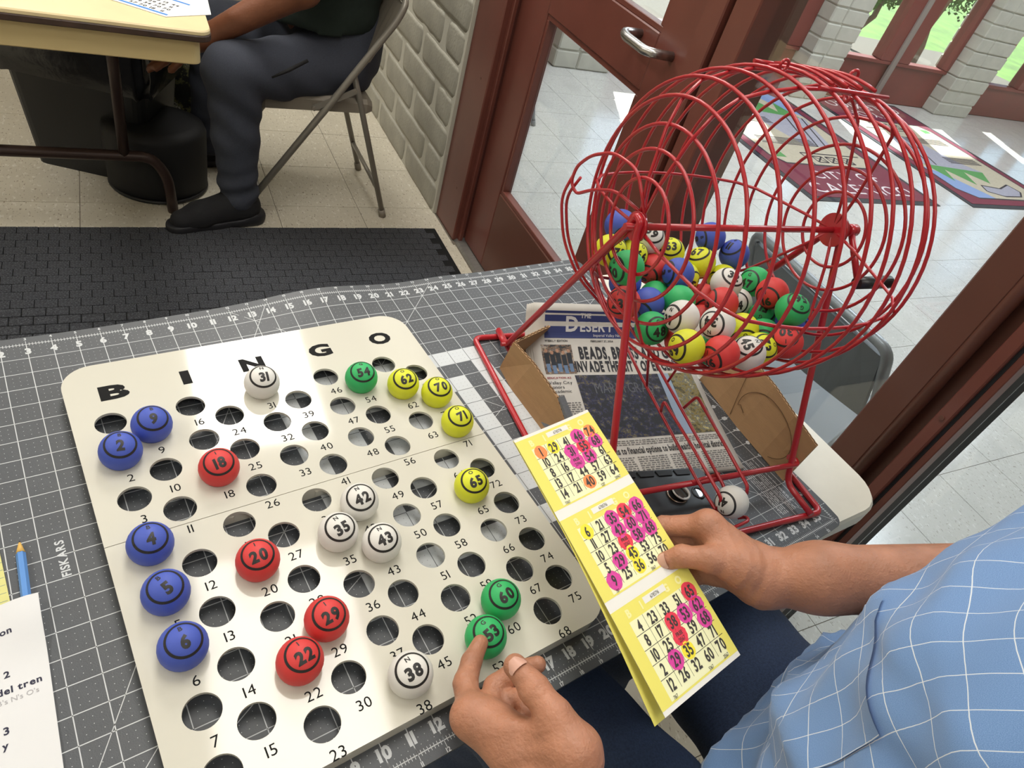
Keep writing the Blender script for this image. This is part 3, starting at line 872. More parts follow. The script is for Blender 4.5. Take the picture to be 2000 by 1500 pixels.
def marking(letter, num):
    V = []; F = []
    n = 40
    for i in range(n):
        a = 2 * math.pi * i / n
        V += [(.555 * math.cos(a), .555 * math.sin(a)), (.655 * math.cos(a), .655 * math.sin(a))]
    F += [(2 * i, 2 * i + 1, 2 * ((i + 1) % n) + 1, 2 * ((i + 1) % n)) for i in range(n)]
    for s, cy, h, st, mw in ((letter, .37, .18, 'b', .3), (str(num) if num else '', -.12, .40, 'x', .66)):
        if not s: continue
        tv, tf, w = text2d(s, st, .12); sx = min(h * .95, mw / max(w, .01))
        k = len(V); V += [(a * sx, cy + b * h) for a, b in tv]; F += [tuple(i + k for i in f) for f in tf]
    return subdiv(V, F, .14)
def ball(letter, num, c, pole, upv, label, group, back=False):
    """c centre (table frame), pole = where the printed ring faces, upv = reading direction up"""
    pole = np.array(pole, float); pole /= np.linalg.norm(pole)
    upv = np.array(upv, float); upv -= pole * (upv @ pole); upv /= np.linalg.norm(upv); rt = np.cross(upv, pole)
    o = bpy.data.objects.new('bingo_ball', BALLME[letter]); COL.objects.link(o); o.location = W(c); PARENT_ORG[o.name] = o.location.copy()
    tag(o, label, 'ball', group)
    V, F = marking(letter, num); mb = MB()
    for sgn in ((1, -1) if back else (1,)):
        P = []
        for a, b in V:
            rho = math.hypot(a, b); th = rho / BR
            d = (rt * a * sgn + upv * b) / rho if rho > 1e-6 else np.zeros(3)
            P.append(np.array(c) + (BR + .006) * (math.cos(th) * pole * sgn + math.sin(th) * d))
        mb.add(P, F)
    mb.build('printed_number', M_BINK, o)
    return o
ONES = 'zero one two three four five six seven eight nine ten eleven twelve thirteen fourteen fifteen sixteen seventeen eighteen nineteen'.split()
TENS = '_ _ twenty thirty forty fifty sixty seventy'.split()
def words(n): return ONES[n] if n < 20 else TENS[n // 10] + ('-' + ONES[n % 10] if n % 10 else '')
rs = random.Random(11)
BOARD_BALLS = [('B', 2, 0), ('B', 9, 4), ('B', 4, 6), ('B', 5, 32), ('B', 6, 12), ('I', 18, 14), ('I', 20, 10), ('I', 29, 16), ('I', 22, 16), ('N', 31, 4), ('N', 42, 16), ('N', 35, 20), ('N', 43, 14), ('N', 38, 14), ('G', 54, 4), ('G', 60, 18), ('G', 53, 22), ('O', 62, 12), ('O', 70, 6), ('O', 71, 14), ('O', 65, 12)]
for L_, n, rot in BOARD_BALLS:
    x, y = hole(n); c = np.array((x, y, BZ + math.sqrt(BR ** 2 - HR ** 2)))
    tc = CAM_C - c; tc /= np.linalg.norm(tc)
    pole = np.array((.05, -.02, 1.0)) * .70 + tc * .45 + np.array((rs.uniform(-.06, .10), rs.uniform(-.05, .05), 0))
    a = math.radians(rot - 8); 
    ball(L_, n, c, pole, (-math.sin(a), math.cos(a), .3), '%s ball numbered %s sitting in its hole on the bingo board' % (COLNAME[L_], words(n)), 'balls called onto the bingo board')
# ================================================================ bingo cage on its wire stand
M_RED = mat('red_enamel_wire', '#ad1f29', 0.28, coat=0.3)
M_BLK = mat('black_plastic', '#1b1a1c', 0.35)
AX_L = np.array([24.03, 10.65, 12.5]); AX_U = np.array([.9849, -.1728, 0.0]); AX_V = np.array([.1728, .9849, 0.0])
def Q(s, v, z): return AX_L * [1, 1, 0] + s * AX_U + v * AX_V + np.array([0, 0, z])
def QA(s, r, deg):
    a = math.radians(deg); return Q(s, r * math.cos(a), 12.5 + r * math.sin(a))
cage = thing('bingo_cage', Q(6, 0, 0), 'red wire bingo cage on its stand holding coloured balls', 'bingo cage')
PROF = [(0.1, 1.9), (.35, 3.0), (.65, 3.95), (.95, 5.0), (1.7, 5.75), (2.9, 6.15), (4.1, 6.4), (5.35, 6.5), (6.55, 6.5), (7.8, 6.4), (9.0, 6.15), (10.2, 5.75), (10.95, 5.0), (11.25, 3.85), (11.45, 2.85), (11.6, 1.75)]
for s, r in PROF:
    m_ = MB(); m_.ring(Q(s, 0, 12.5), AX_U, r, .078, 64, 8); m_.build('ring', M_RED, cage)
for deg in (-7, 72, 95, 184, 243, 303):
    m_ = MB(); rr_ = [(.1, .35), (.12, 1.8), (.5, 3.8), (.95, 4.85)] + [(s, r - .14) for s, r in PROF[4:12]] + [(10.95, 4.85), (11.2, 3.7), (11.55, 1.7), (11.62, .35)]
    m_.tube([QA(s, r, deg) for s, r in rr_], .075, 8); m_.build('rib', M_RED, cage)
m_ = MB(); m_.tube([Q(-.55, 0, 12.5), Q(13.2, 0, 12.5)], .145, 12); m_.build('axle', M_RED, cage)
for s0, s1, r in ((-.02, .12, .62), (11.55, 11.75, .8)):
    m_ = MB(); m_.tube([Q(s0, 0, 12.5), Q(s1, 0, 12.5)], r, 28); m_.build('hub_disc', M_RED, cage)
# loading door on top: hoops, hasp rod and hooks
for s in (5.6, 6.4, 7.2, 8.0):
    m_ = MB(); m_.tube([QA(s, 6.62, a) for a in range(68, 100, 4)], .072, 8); m_.build('door_wire', M_RED, cage)
for a in (67, 99):
    m_ = MB(); m_.tube([QA(s, 6.6, a) for s in (4.6, 5.6, 6.4, 7.2, 8.4)], .085, 8); m_.build('door_edge', M_RED, cage)
m_ = MB(); m_.ring(QA(8.4, 6.6, 82), AX_V, .24, .07, 22, 8); m_.build('latch', M_RED, cage)
m_ = MB(); m_.tube([QA(8.4, 6.5, 82), QA(8.3, 6.1, 82), QA(8.2, 5.75, 84), QA(8.05, 5.7, 87), QA(8.05, 6.0, 88)], .075, 8, round_bend=.2); m_.build('latch', M_RED, cage)
m_ = MB(); m_.ring(QA(4.5, 6.6, 82), AX_V, .2, .06, 20, 8); m_.build('latch', M_RED, cage)
# ball catcher at the left end
m_ = MB(); m_.tube([QA(.15, .5, 150), QA(-.1, 2.2, 60), QA(-.2, 3.3, 32), QA(-.25, 4.3, 12), QA(-.3, 4.9, 0), QA(-.3, 5.0, -9), QA(-.15, 4.6, -14), QA(0, 3.6, -6), QA(.1, 2.2, 10), QA(.12, .6, 60)], .075, 8, round_bend=.6); m_.build('catcher', M_RED, cage)
for d in (0, .25):
    m_ = MB(); m_.tube([QA(-.3 + d, 4.95 - d, -5), QA(-.35 + d, 5.5, -18), QA(0 + d, 5.7, -38), QA(.8 + d, 6.0, -56), QA(2.2 + d, 6.3, -72)], .07, 8, round_bend=.8); m_.build('catcher', M_RED, cage)
# A-frames
def leg(pts, nm='leg', r=.17):
    m_ = MB(); m_.tube(pts, r, 12, round_bend=.55); return m_.build(nm, M_RED, cage)
leg([Q(.22, 7.9, .45), Q(.1, 6.5, .5), Q(-.1, .30, 12.35), Q(-.1, .1, 12.95), Q(-.1, -.25, 12.9), Q(-.1, -.34, 12.3), Q(.1, -5.95, .5), Q(.2, -8.05, .45)], 'end_frame')
leg([Q(11.95, 8.0, .45), Q(11.95, 6.1, .5), Q(12.0, .34, 12.35), Q(12.0, .1, 12.95), Q(12.0, -.25, 12.9), Q(12.0, -.34, 12.3), Q(11.9, -5.95, .5), Q(11.9, -8.05, .45)], 'end_frame')
leg([Q(.28, 8.0, .44), Q(.1, -8.2, .44)], 'base_bar')
m_ = MB(); m_.tube([Q(-1.35, 7.7, .17), Q(13.0, 7.7, .17), Q(13.0, -7.9, .17), Q(-1.35, -7.9, .17)], .17, 12, closed=True, round_bend=.5); m_.build('base_loop', M_RED, cage)
leg([Q(-.25, -5.35, 1.5), Q(12.35, -5.55, 1.5), Q(12.45, -5.2, 1.5), Q(12.1, -5.0, 1.5)], 'front_bar', .15)
leg([Q(-.3, 6.35, .78), Q(12.3, 6.2, .78)], 'back_bar', .13)
# crank
ca = QA(12.9, 2.6, 222)
m_ = MB(); m_.tube([Q(12.9, 0, 12.5), ca], .16, 12); m_.tube([Q(12.6, 0, 12.5), Q(13.2, 0, 12.5)], .3, 14); m_.build('crank_arm', M_RED, cage)
m_ = MB(); m_.tube([ca - AX_U * .1, ca + AX_U * 2.3], [.3, .33], 16); m_.build('crank_handle', M_BLK, cage)
# ramp rails
def wire(nm, pts, r=.085, rb=.25):
    m_ = MB(); m_.tube(pts, r, 8, round_bend=rb); m_.build(nm, M_RED, cage)
wire('ramp_rail', [Q(5.25, 6.6, 4.1), Q(5.3, .9, 2.75), Q(5.3, -5.4, 1.72), Q(5.3, -7.9, 1.55), Q(5.5, -8.3, 1.6), Q(6.5, -8.2, 1.75), Q(6.72, -7.9, 1.6), Q(6.5, -7.7, 1.3)])
wire('ramp_rail', [Q(6.6, 6.4, 4.2), Q(6.6, 1.5, 3.0), Q(6.6, -5.9, 1.72), Q(6.55, -6.4, 1.6)])
wire('ramp_guard', [Q(5.3, -1.45, 2.45), Q(5.15, -1.4, 3.2), Q(5.12, -4.35, 2.95), Q(5.15, -6.9, 2.55), Q(5.25, -7.2, 2.3), Q(5.3, -7.2, 1.62)])
wire('ramp_guard', [Q(6.6, -1.6, 2.65), Q(6.8, -1.8, 3.7), Q(6.8, -4.4, 3.25), Q(6.8, -6.95, 2.75), Q(6.8, -7.15, 2.4)])
wire('ramp_tie', [Q(5.0, -5.45, 1.62), Q(6.9, -5.3, 1.62)], .1)
for s, z in ((4.2, 5.9), (7.6, 5.9)):
    wire('ramp_stay', [Q(s, .6, z), Q(5.3 if s < 6 else 6.6, .2, 2.7)], .07)

# ---- balls lying in the cage
CB = [[27.64, 14.44, 9.86], [29.53, 13.98, 9.21], [26.59, 13.56, 9.12], [28.12, 13.46, 8.74], [30.83, 13.41, 8.61], [29.42, 12.94, 8.08], [29.61, 11.53, 8.77], [30.9, 11.99, 8.03], [33.38, 13.23, 9.37], [34.35, 12.05, 8.96], [32.34, 12.42, 8.48], [25.36, 11.28, 9.88], [27.2, 12.45, 7.96], [26.02, 11.14, 7.92], [27.56, 10.96, 7.74], [28.9, 11.69, 7.38], [28.88, 10.31, 8.12], [33.36, 11.39, 7.97], [31.9, 10.24, 8.75], [34.39, 10.24, 8.48], [31.7, 10.91, 7.34], [30.67, 9.24, 8.49], [33.16, 9.89, 7.58], [33.25, 8.53, 9.19], [32.66, 6.94, 9.49], [33.63, 8.44, 7.68], [27.26, 8.76, 8.67], [26.73, 9.61, 7.47], [30.63, 9.79, 7.01], [28.28, 7.6, 8.99], [30.97, 7.79, 7.98], [33.75, 7.09, 8.39], [32.04, 6.06, 8.35], [27.94, 8.63, 7.26], [29.49, 8.7, 7.09], [26.23, 7.24, 8.43], [28.76, 7.38, 7.55], [27.51, 6.33, 8.53], [29.05, 6.01, 8.44], [30.53, 6.3, 8.06], [32.43, 7.41, 7.65]]
CS = [('B', 14, .4, .7, 180, 'blue ball high against the left end of the cage'), ('N', 39, .3, -.5, 40, 'white ball half hidden behind the left hub of the cage'), ('O', 72, .6, 0, 10, 'yellow ball below the blue one at the left end of the cage'),
 ('O', 66, .65, -.1, 30, 'yellow ball just under the left hub of the cage'), ('O', 63, .1, -.55, 0, 'yellow ball numbered sixty-three at the back of the cage'), ('I', 28, -.4, .5, 100, 'red ball below the white one near the left hub'),
 ('B', 3, -.85, -.1, 90, 'blue ball in the middle of the back row of the pile'), ('O', 61, .7, .4, 90, 'yellow ball mostly hidden behind the middle blue ball'), ('B', 8, -.85, .1, 80, 'topmost blue ball under the axle of the cage'),
 ('B', 11, -.25, -.7, 20, 'blue ball touching the topmost blue ball on its right'), ('O', 67, -.2, -.8, 0, 'yellow ball directly below the topmost blue ball'), ('G', 50, -.8, .1, 20, 'green ball furthest left in the cage'),
 ('B', 12, 0, .8, 0, 'blue ball peeping out behind the left end frame'), ('I', 23, -.4, -.1, 0, 'red ball seen behind the left front leg of the cage'), ('B', 1, -.5, .6, 0, 'blue ball just right of the left front leg'),
 ('G', 52, 0, .8, 0, 'green ball partly covered by the larger looking green one'), ('G', 58, .1, .75, 0, 'green ball with its ring facing down in mid pile'), ('O', 64, -.6, .3, 0, 'yellow ball peeking from behind a white ball at the back'),
 ('N', 32, .5, -.6, 30, 'white ball at the back right of the pile'), ('G', 47, -.5, -.05, 20, 'green ball beside the back right white ball'), ('I', 21, .3, .7, 0, 'red ball behind the red one in mid pile'),
 ('I', 25, -.9, -.2, 20, 'red ball in the centre of the pile'), ('N', 44, 0, 0, 0, 'white ball wedged right of the central red ball'), ('I', 16, -.35, .4, 0, 'red ball at the upper right of the pile'),
 ('G', 56, .5, -.55, 190, 'green ball furthest right in the cage'), ('G', 51, 0, -.45, 200, 'green ball below the upper right red one'), ('N', 37, -.75, 0, 20, 'white ball right of green ball forty-eight'),
 ('G', 48, .48, .08, -12, 'green ball numbered forty-eight low at the front left'), ('I', 19, 0, .9, 0, 'red ball between the two front white balls'), ('N', 34, -.42, 0, 190, 'white ball upside down in the front middle of the pile'),
 ('O', 74, .15, .75, 0, 'yellow ball right of the upside down white ball'), ('B', 7, .5, -.15, 100, 'blue ball behind red ball thirty'), ('I', 30, 0, -.5, 180, 'red ball numbered thirty at the lower right'),
 ('I', 17, 0, .5, 0, 'red ball behind yellow ball sixty-nine'), ('N', 40, 0, .9, 0, 'white ball sunk low in the middle of the pile'), ('O', 69, -.75, .05, -10, 'yellow ball numbered sixty-nine at the bottom front'),
 ('G', 57, 0, .8, 0, 'green ball hidden behind the bottom red ball'), ('I', 26, -.7, .4, 10, 'red ball at the very bottom of the cage'), ('N', 45, .1, -.6, 60, 'white ball at the bottom next to red ball thirty'),
 ('O', 73, .5, -.3, 80, 'yellow ball squeezed between the bottom white ball and red thirty'), ('G', 59, 0, .5, 0, 'green ball sunk behind the bottom right balls')]
def view_pole(c, dx, dy, rot):
    tc = CAM_C - np.array(c); tc /= np.linalg.norm(tc)
    rt = CAM_R[0] - tc * (CAM_R[0] @ tc); rt /= np.linalg.norm(rt); dn = np.cross(rt, tc); dn = dn if dn @ CAM_R[1] > 0 else -dn
    k = math.sqrt(max(.05, 1 - dx * dx - dy * dy)); pole = tc * k + rt * dx + dn * dy
    a = math.radians(rot); return pole, -dn * math.cos(a) + rt * math.sin(a)
for c, (L_, n, dx, dy, rot, lab) in zip(CB, CS):
    p, u_ = view_pole(c, dx, dy, rot); ball(L_, n, c, p, u_, lab, 'balls inside the wire cage')
c = Q(5.95, -7.25, 2.12); p, u_ = view_pole(c, -.55, .15, 200); ball('N', 41, c, p, u_, 'white ball resting at the end of the wire ramp', None)

# ---- cardboard walls under the cage
M_CARD = mat('corrugated_cardboard', '#a5825c', 0.85, var=0.06, vscale=25, bump=0.15, bscale=150, stretch=(1, 1, 6))
M_FLUTE = mat('cardboard_flute', '#5f452c', 0.9)
M_TAPE = mat('duct_tape_grey', '#6d7075', 0.35, var=0.06, vscale=40, bump=0.2, bscale=300)
bx_ = thing('cardboard_box', (30, 10, 0), 'cut down cardboard box with taped corner standing under the cage', 'box')
def wallpiece(name, base_pts, tops, th, m, flute=True):
    """upright board: ground polyline, top polyline (same count), thickness"""
    mb = MB(); n = len(base_pts); loops = []
    for i in range(n):
        b = np.array(base_pts[i], float); t = np.array(tops[i], float)
        j = min(i + 1, n - 1); k = max(i - 1, 0); d = np.array(base_pts[j], float) - np.array(base_pts[k], float); nn = np.array((-d[1], d[0], 0)); nn /= np.linalg.norm(nn)
        loops.append([b, b + nn * th, t + nn * th, t])
    mb.loft(loops); o = mb.build(name, m, bx_)
    if flute:
        fb = MB()
        for i in range(n - 1):
            t0, t1 = np.array(tops[i], float), np.array(tops[i + 1], float); d = t1 - t0; L = np.linalg.norm(d); d /= L; nn = np.array((-d[1], d[0], 0)); nn /= np.linalg.norm(nn)
            q = 0.0; k = 0
            while q < L - .2:
                a = t0 + d * q + nn * th * (.25 if k % 2 else .75); b = t0 + d * (q + .17) + nn * th * (.75 if k % 2 else .25)
                fb.tube([a + [0, 0, .012], b + [0, 0, .012]], .022, 5, smooth=False); q += .17; k += 1
        f = fb.build('flute', M_FLUTE, o); f['kind'] = 'stuff'
    return o
wallpiece('left_wall', [(24.45, 15.9, 0), (24.15, 14.2, .02), (24.1, 11.6, 0), (24.0, 9.4, 0)], [(24.45, 15.5, 2.25), (24.45, 13.6, 2.35), (24.35, 11.2, 2.2), (24.3, 9.6, 1.3)], -.16, M_CARD)
wallpiece('back_wall', [(24.45, 15.9, 0), (27.6, 17.2, 0)], [(24.45, 15.6, 2.25), (27.6, 16.6, 1.9)], -.16, M_CARD)
mb = MB(); mb.loft([[(24.02, 11.4, .3), (23.98, 11.4, .3), (24.26, 11.1, 2.28), (24.60, 11.1, 2.30), (24.56, 11.1, 1.2), (24.4, 11.4, 1.2)], [(23.98, 9.8, .1), (23.94, 9.8, .1), (24.22, 9.9, 1.75), (24.56, 9.9, 1.78), (24.52, 9.9, .9), (24.4, 9.9, .9)]]); mb.build('duct_tape', M_TAPE, bx_)
rw = wallpiece('right_wall', [(36.5, 11.2, 0), (36.1, 9.3, .05), (35.75, 7.2, 0), (35.4, 5.0, .06), (35.25, 3.1, 0)], [(38.1, 11.2, 2.9), (37.5, 9.2, 2.95), (36.95, 7.2, 3.0), (36.2, 5.0, 2.95), (35.6, 3.0, 2.9)], .17, M_CARD)
pl = MB()
def onwall(t, h):
    i = min(int(t), 3); f = t - i; B_ = [(36.5, 11.2, 0), (36.1, 9.3, .05), (35.75, 7.2, 0), (35.4, 5.0, .06), (35.25, 3.1, 0)]; T_ = [(38.1, 11.2, 2.9), (37.5, 9.2, 2.95), (36.95, 7.2, 3.0), (36.2, 5.0, 2.95), (35.6, 3.0, 2.9)]
    b = np.array(B_[i]) * (1 - f) + np.array(B_[i + 1]) * f; t_ = np.array(T_[i]) * (1 - f) + np.array(T_[i + 1]) * f
    p = b * (1 - h) + t_ * h; return p + np.array((-.02, 0, .01))
pl.tube([onwall(2.55 + 1.05 * math.cos(a), .42 + .42 * math.sin(a) * (1 if a < 3.6 else .5)) for a in np.linspace(-.9, 4.0, 30)], .018, 5)
pl.tube([onwall(1.0 + .6 * h, .95 - h * .9) for h in np.linspace(0, 1, 10)], .015, 5)
pl.build('pencil_mark', M_FLUTE, rw)

# ---- folded newspaper
M_NEWS = mat('newsprint', '#c4bfb7', 0.85, var=0.03, vscale=40)
M_NINK = mat('news_ink', '#26252a', 0.8); M_NGREY = mat('news_fine_print', '#6f6c6a', 0.8)
M_NBLUE = mat('news_masthead_blue', '#2c3568', 0.7); M_NPALE = mat('news_masthead_letters', '#c9c6c4', 0.8)
NB_ = np.array([0, .05, .1, .15, .2, .27, .35, .47, .6, .8, 1.0]); NX_ = np.array([27.05, 26.93, 26.8, 26.62, 26.4, 26.1, 25.75, 25.26, 24.72, 23.88, 23.05]); NY_ = np.array([17.8, 17.47, 17.1, 16.68, 16.2, 15.4, 14.55, 13.2, 11.8, 9.6, 7.36]); NZ_ = np.array([2.75, 2.22, 1.74, 1.36, 1.06, .80, .62, .46, .32, .22, .16])
def N(a, b, e=0.0):   # the page lies flat at the foot and leans up against the back wall of the box
    return np.array((np.interp(b, NB_, NX_) + 10.35 * a, np.interp(b, NB_, NY_) - 2.76 * a, np.interp(b, NB_, NZ_) + e - .10 * math.sin(math.pi * a) * max(0, 1 - 2 * b) + .03 * math.sin(5 * a + 3 * b)))
news = thing('newspaper', (30, 11, 0), 'folded weekly newspaper with blue masthead lying under the cage', 'newspaper')
for k in range(4):
    mb = MB(); na, nb = 14, 26; o_ = -.045 * k; da = -.012 * k
    vs = [N(min(1, a / na) + (da if a == 0 else 0), b / nb + (-.008 * k if b == 0 else 0), o_) for b in range(nb + 1) for a in range(na + 1)]
    fs = [(b * (na + 1) + a, (b + 1) * (na + 1) + a, (b + 1) * (na + 1) + a + 1, b * (na + 1) + a + 1) for b in range(nb) for a in range(na)]
    vs2 = [p - np.array((0, 0, .02)) for p in vs]; K = len(vs)
    per = [a for a in range(na + 1)] + [b * (na + 1) + na for b in range(1, nb + 1)] + [nb * (na + 1) + a for a in range(na - 1, -1, -1)] + [b * (na + 1) for b in range(nb - 1, 0, -1)]
    mb.add(vs + vs2, fs + [tuple(reversed([q + K for q in f])) for f in fs] + [(per[i], per[(i + 1) % len(per)], per[(i + 1) % len(per)] + K, per[i] + K) for i in range(len(per))], True)
    mb.build('page', M_NEWS, news)
def npatch(m, a0, b0, a1, b1, e=.012):
    na, nb = max(1, int((a1 - a0) * 14)), max(1, int((b1 - b0) * 80))
    vs = [N(a0 + (a1 - a0) * i / na, b0 + (b1 - b0) * j / nb, e) for j in range(nb + 1) for i in range(na + 1)]
    m.add(vs, [(j * (na + 1) + i, (j + 1) * (na + 1) + i, (j + 1) * (na + 1) + i + 1, j * (na + 1) + i + 1) for j in range(nb) for i in range(na)])
NW, NH = 10.7, 12.0
def ntext(m, s, a, b, h, style='b', xs=1.0, e=.02, left=True, maxw=None):
    V, F, w = text2d(s, style, .12, xs, False)
    k = h / NW
    if maxw and w * k > maxw: k = maxw / w
    V, F = subdiv(V, F, .3)
    m.add([N(a + x * k, b - y * h / NH, e) for x, y in V], F)
mast = MB(); npatch(mast, .075, .035, .985, .17); mast.build('masthead', M_NBLUE, news)
t_ = MB(); ntext(t_, 'D', .205, .135, .86, 'b', .95, maxw=.085); ntext(t_, 'ESERT', .295, .135, .56, 'b', .95); ntext(t_, 'THE', .295, .068, .26, 'b'); t_.build('masthead_letters', M_NPALE, news); t_ = MB(); ntext(t_, 'REVIEW', .66, .135, .56, 'b', .85, maxw=.30); t_.build('masthead_letters', M_NPALE, news); t_ = MB(); ntext(t_, 'Imperial Valley News', .38, .162, .17, 'r', maxw=.3); t_.build('masthead_motto', M_NPALE, news)
def nline(nm, s, a, b, h, style, xs=1.0, maxw=None):
    t = MB(); ntext(t, s, a, b, h, style, xs, maxw=maxw); t.build(nm, M_NINK, news)
nline('date_line', 'WEEKLY EDITION', .075, .19, .12, 'b', maxw=.14); nline('date_line', 'FEBRUARY 27, 2024', .36, .19, .11, 'b', maxw=.19)
nline('headline', 'BEADS, BRASS AND G', .275, .282, .74, 'x', .5, maxw=.62); nline('headline', 'INVADE THE CITY OF EL CENTRO', .235, .362, .72, 'x', .5, maxw=.74)
for i, s in enumerate(('Valley City', 'honors', 'Academic', 'Team')): nline('side_headline', s, .05, .438 + .026 * i, .22, 'r', maxw=.15)
nline('headline', 'listens to financial options to build healthy hospital district', .25, .865, .42, 'b', .5, maxw=.71)
t_ = MB(); ntext(t_, 'EDUCATION A2', .05, .405, .13, 'b', maxw=.15); t_.build('section_title', mat('news_red_ink', '#8e2b3c', 0.8), news)
t_ = MB(); rs = random.Random(8)
def lines(a0, a1, b0, b1, db):
    b = b0
    while b < b1:
        a = a0
        while a < a1 - .005:
            w = min(rs.uniform(.008, .03), a1 - a); vs = [N(a, b, .014), N(a, b + db * .5, .014), N(a + w, b + db * .5, .014), N(a + w, b, .014)]; t_.add(vs, [(0, 1, 2, 3)]); a += w + .006
        b += db
lines(.05, .20, .55, .76, .013); lines(.24, .95, .79, .815, .011)
for c_ in range(5): lines(.03 + c_ * .19, .03 + c_ * .19 + .172, .885, .985, .0115)
t_.build('fine_print', M_NGREY, news)['kind'] = 'stuff'
def photo_mat(name, cols, scale, seed):
    m = bpy.data.materials.new(name); m.use_nodes = True; n = m.node_tree.nodes; l = m.node_tree.links; b = n['Principled BSDF']; b.inputs['Roughness'].default_value = .7
    tc = n.new('ShaderNodeTexCoord'); mp = n.new('ShaderNodeMapping'); mp.inputs['Location'].default_value = (seed, seed, 0); l.new(tc.outputs['Object'], mp.inputs[0])
    a = n.new('ShaderNodeTexNoise'); a.inputs['Scale'].default_value = scale; a.inputs['Detail'].default_value = 8; a.inputs['Roughness'].default_value = .75; l.new(mp.outputs[0], a.inputs['Vector'])
    r = n.new('ShaderNodeValToRGB'); r.color_ramp.elements.remove(r.color_ramp.elements[1])
    for i, (p, c) in enumerate(cols):
        e = r.color_ramp.elements[0] if i == 0 else r.color_ramp.elements.new(p)
        e.position = p; e.color = (*srgb(c), 1)
    l.new(a.outputs['Fac'], r.inputs[0]); l.new(r.outputs[0], b.inputs['Base Color']); return m
M_PH1 = photo_mat('news_photo_parade', [(0, '#121217'), (.50, '#1a1a20'), (.54, '#34325c'), (.56, '#1e1e24'), (.60, '#75683c'), (.62, '#24242a'), (.66, '#9a979c'), (.70, '#2e2e36')], 90, 1.3)
M_PH2 = photo_mat('news_photo_team', [(0, '#1c1a1c'), (.45, '#2a2a2a'), (.50, '#8a6a4e'), (.54, '#2c3a4a'), (.60, '#c0a888'), (.66, '#5a6c86'), (.75, '#d0c8c0')], 90, 4.1)
M_PH3 = photo_mat('news_photo_float', [(0, '#2d2c22'), (.42, '#3d3a24'), (.5, '#8c7a3a'), (.56, '#4a5560'), (.62, '#c8b878'), (.7, '#2a2a28')], 60, 7.7)
t_ = MB(); npatch(t_, .215, .385, .74, .775, .016); t_.build('parade_photograph', M_PH1, news)
t_ = MB(); npatch(t_, .74, .385, .81, .775, .016); t_.build('photo_border', mat('photo_border_blue', '#8f9fb4', 0.7), news)
t_ = MB(); npatch(t_, .81, .385, .965, .775, .016); t_.build('float_photograph', M_PH3, news)
t_ = MB(); npatch(t_, .05, .205, .235, .375, .016); t_.build('team_photograph', M_PH2, news)
# figures in the small and the large photograph, as flat print
rs = random.Random(5); sk = mat('print_skin', '#a87f66', 0.8); bl_ = mat('print_dark_clothes', '#20242a', 0.8); jn = mat('print_jeans', '#5d7390', 0.8); wh_ = mat('print_pale_letters', '#59595f', 0.8)
heads, bodies, legs_ = MB(), MB(), MB()
for i in range(5):
    a = .075 + i * .034; b = .238 + (.01 if i % 2 else 0)
    heads.add([N(a + .010 * math.cos(t), b + .010 * math.sin(t), .02) for t in np.linspace(0, 6.28, 9)[:-1]], [tuple(range(8))])
    npatch(bodies, a - .014, b + .012, a + .014, b + .075, .019); npatch(legs_, a - .011, b + .075, a + .011, b + .125, .019)
heads.build('team_faces', sk, news); bodies.build('team_shirts', bl_, news); legs_.build('team_jeans', jn, news)
t_ = MB(); ntext(t_, 'MARDI GRAS', .31, .50, .75, 'r', .7, e=.02, maxw=.36); t_.build('photo_lettering', wh_, news)

# ---- phone lying under the ramp
ph = thing('phone', (27.2, 4.9, 0), 'black phone in a rugged case with ring holder beside the ramp ball', 'phone')
pa = math.radians(-17)
def PH(x, y, z): return (27.0 + x * math.cos(pa) - y * math.sin(pa), 4.95 + x * math.sin(pa) + y * math.cos(pa), z)
M_PHC = mat('phone_case_black', '#121315', 0.45)
def phprism(name, poly, z0, z1, m, par=ph):
    mb = MB(); mb.loft([[PH(x, y, z0) for x, y in poly], [PH(x, y, z1) for x, y in poly]]); return mb.build(name, m, par)
body = phprism('case', rrect(-3.3, -1.6, 3.3, 1.6, .45), 0, .38, M_PHC)
phprism('case_panel', rrect(-2.9, -1.25, 2.2, 1.0, .25), .38, .42, mat('phone_panel', '#1a1b1d', 0.5), body)
for k in range(5): phprism('grip_rib', [(-2.8 + k * 1.1, 1.18), (-2.0 + k * 1.1, 1.18), (-1.9 + k * 1.1, 1.5), (-2.9 + k * 1.1, 1.5)], .38, .44, mat('phone_rib', '#101114', 0.6), body)
mb = MB(); mb.ring(PH(.95, -.05, .46), (0, 0, 1), .52, .05, 32, 8); mb.build('ring_holder', mat('phone_ring_copper', '#9c8c80', 0.25, 1.0), ph)
mb = MB(); mb.tube([PH(1.05, -.05, .42), PH(1.12, -.03, .62)], .47, 26); k_ = mb.build('ring_disc', mat('phone_ring_black', '#1a1a1b', 0.25), ph)
mb = MB(); mb.ring(PH(1.12, -.03, .62), (.1, 0, 1), .45, .06, 30, 8); mb.build('ring_rim', mat('phone_ring_white', '#d6d3cf', 0.3), k_)
mb = MB(); mb.ring(PH(2.25, -.02, .40), (0, 0, 1), .32, .07, 26, 8); l_ = mb.build('lens_ring', M_PHC, ph)
mb = MB(); mb.tube([PH(2.25, -.02, .36), PH(2.25, -.02, .41)], .27, 22); mb.build('lens', mat('lens_glass', '#20303f', 0.05, coat=1.0), l_)

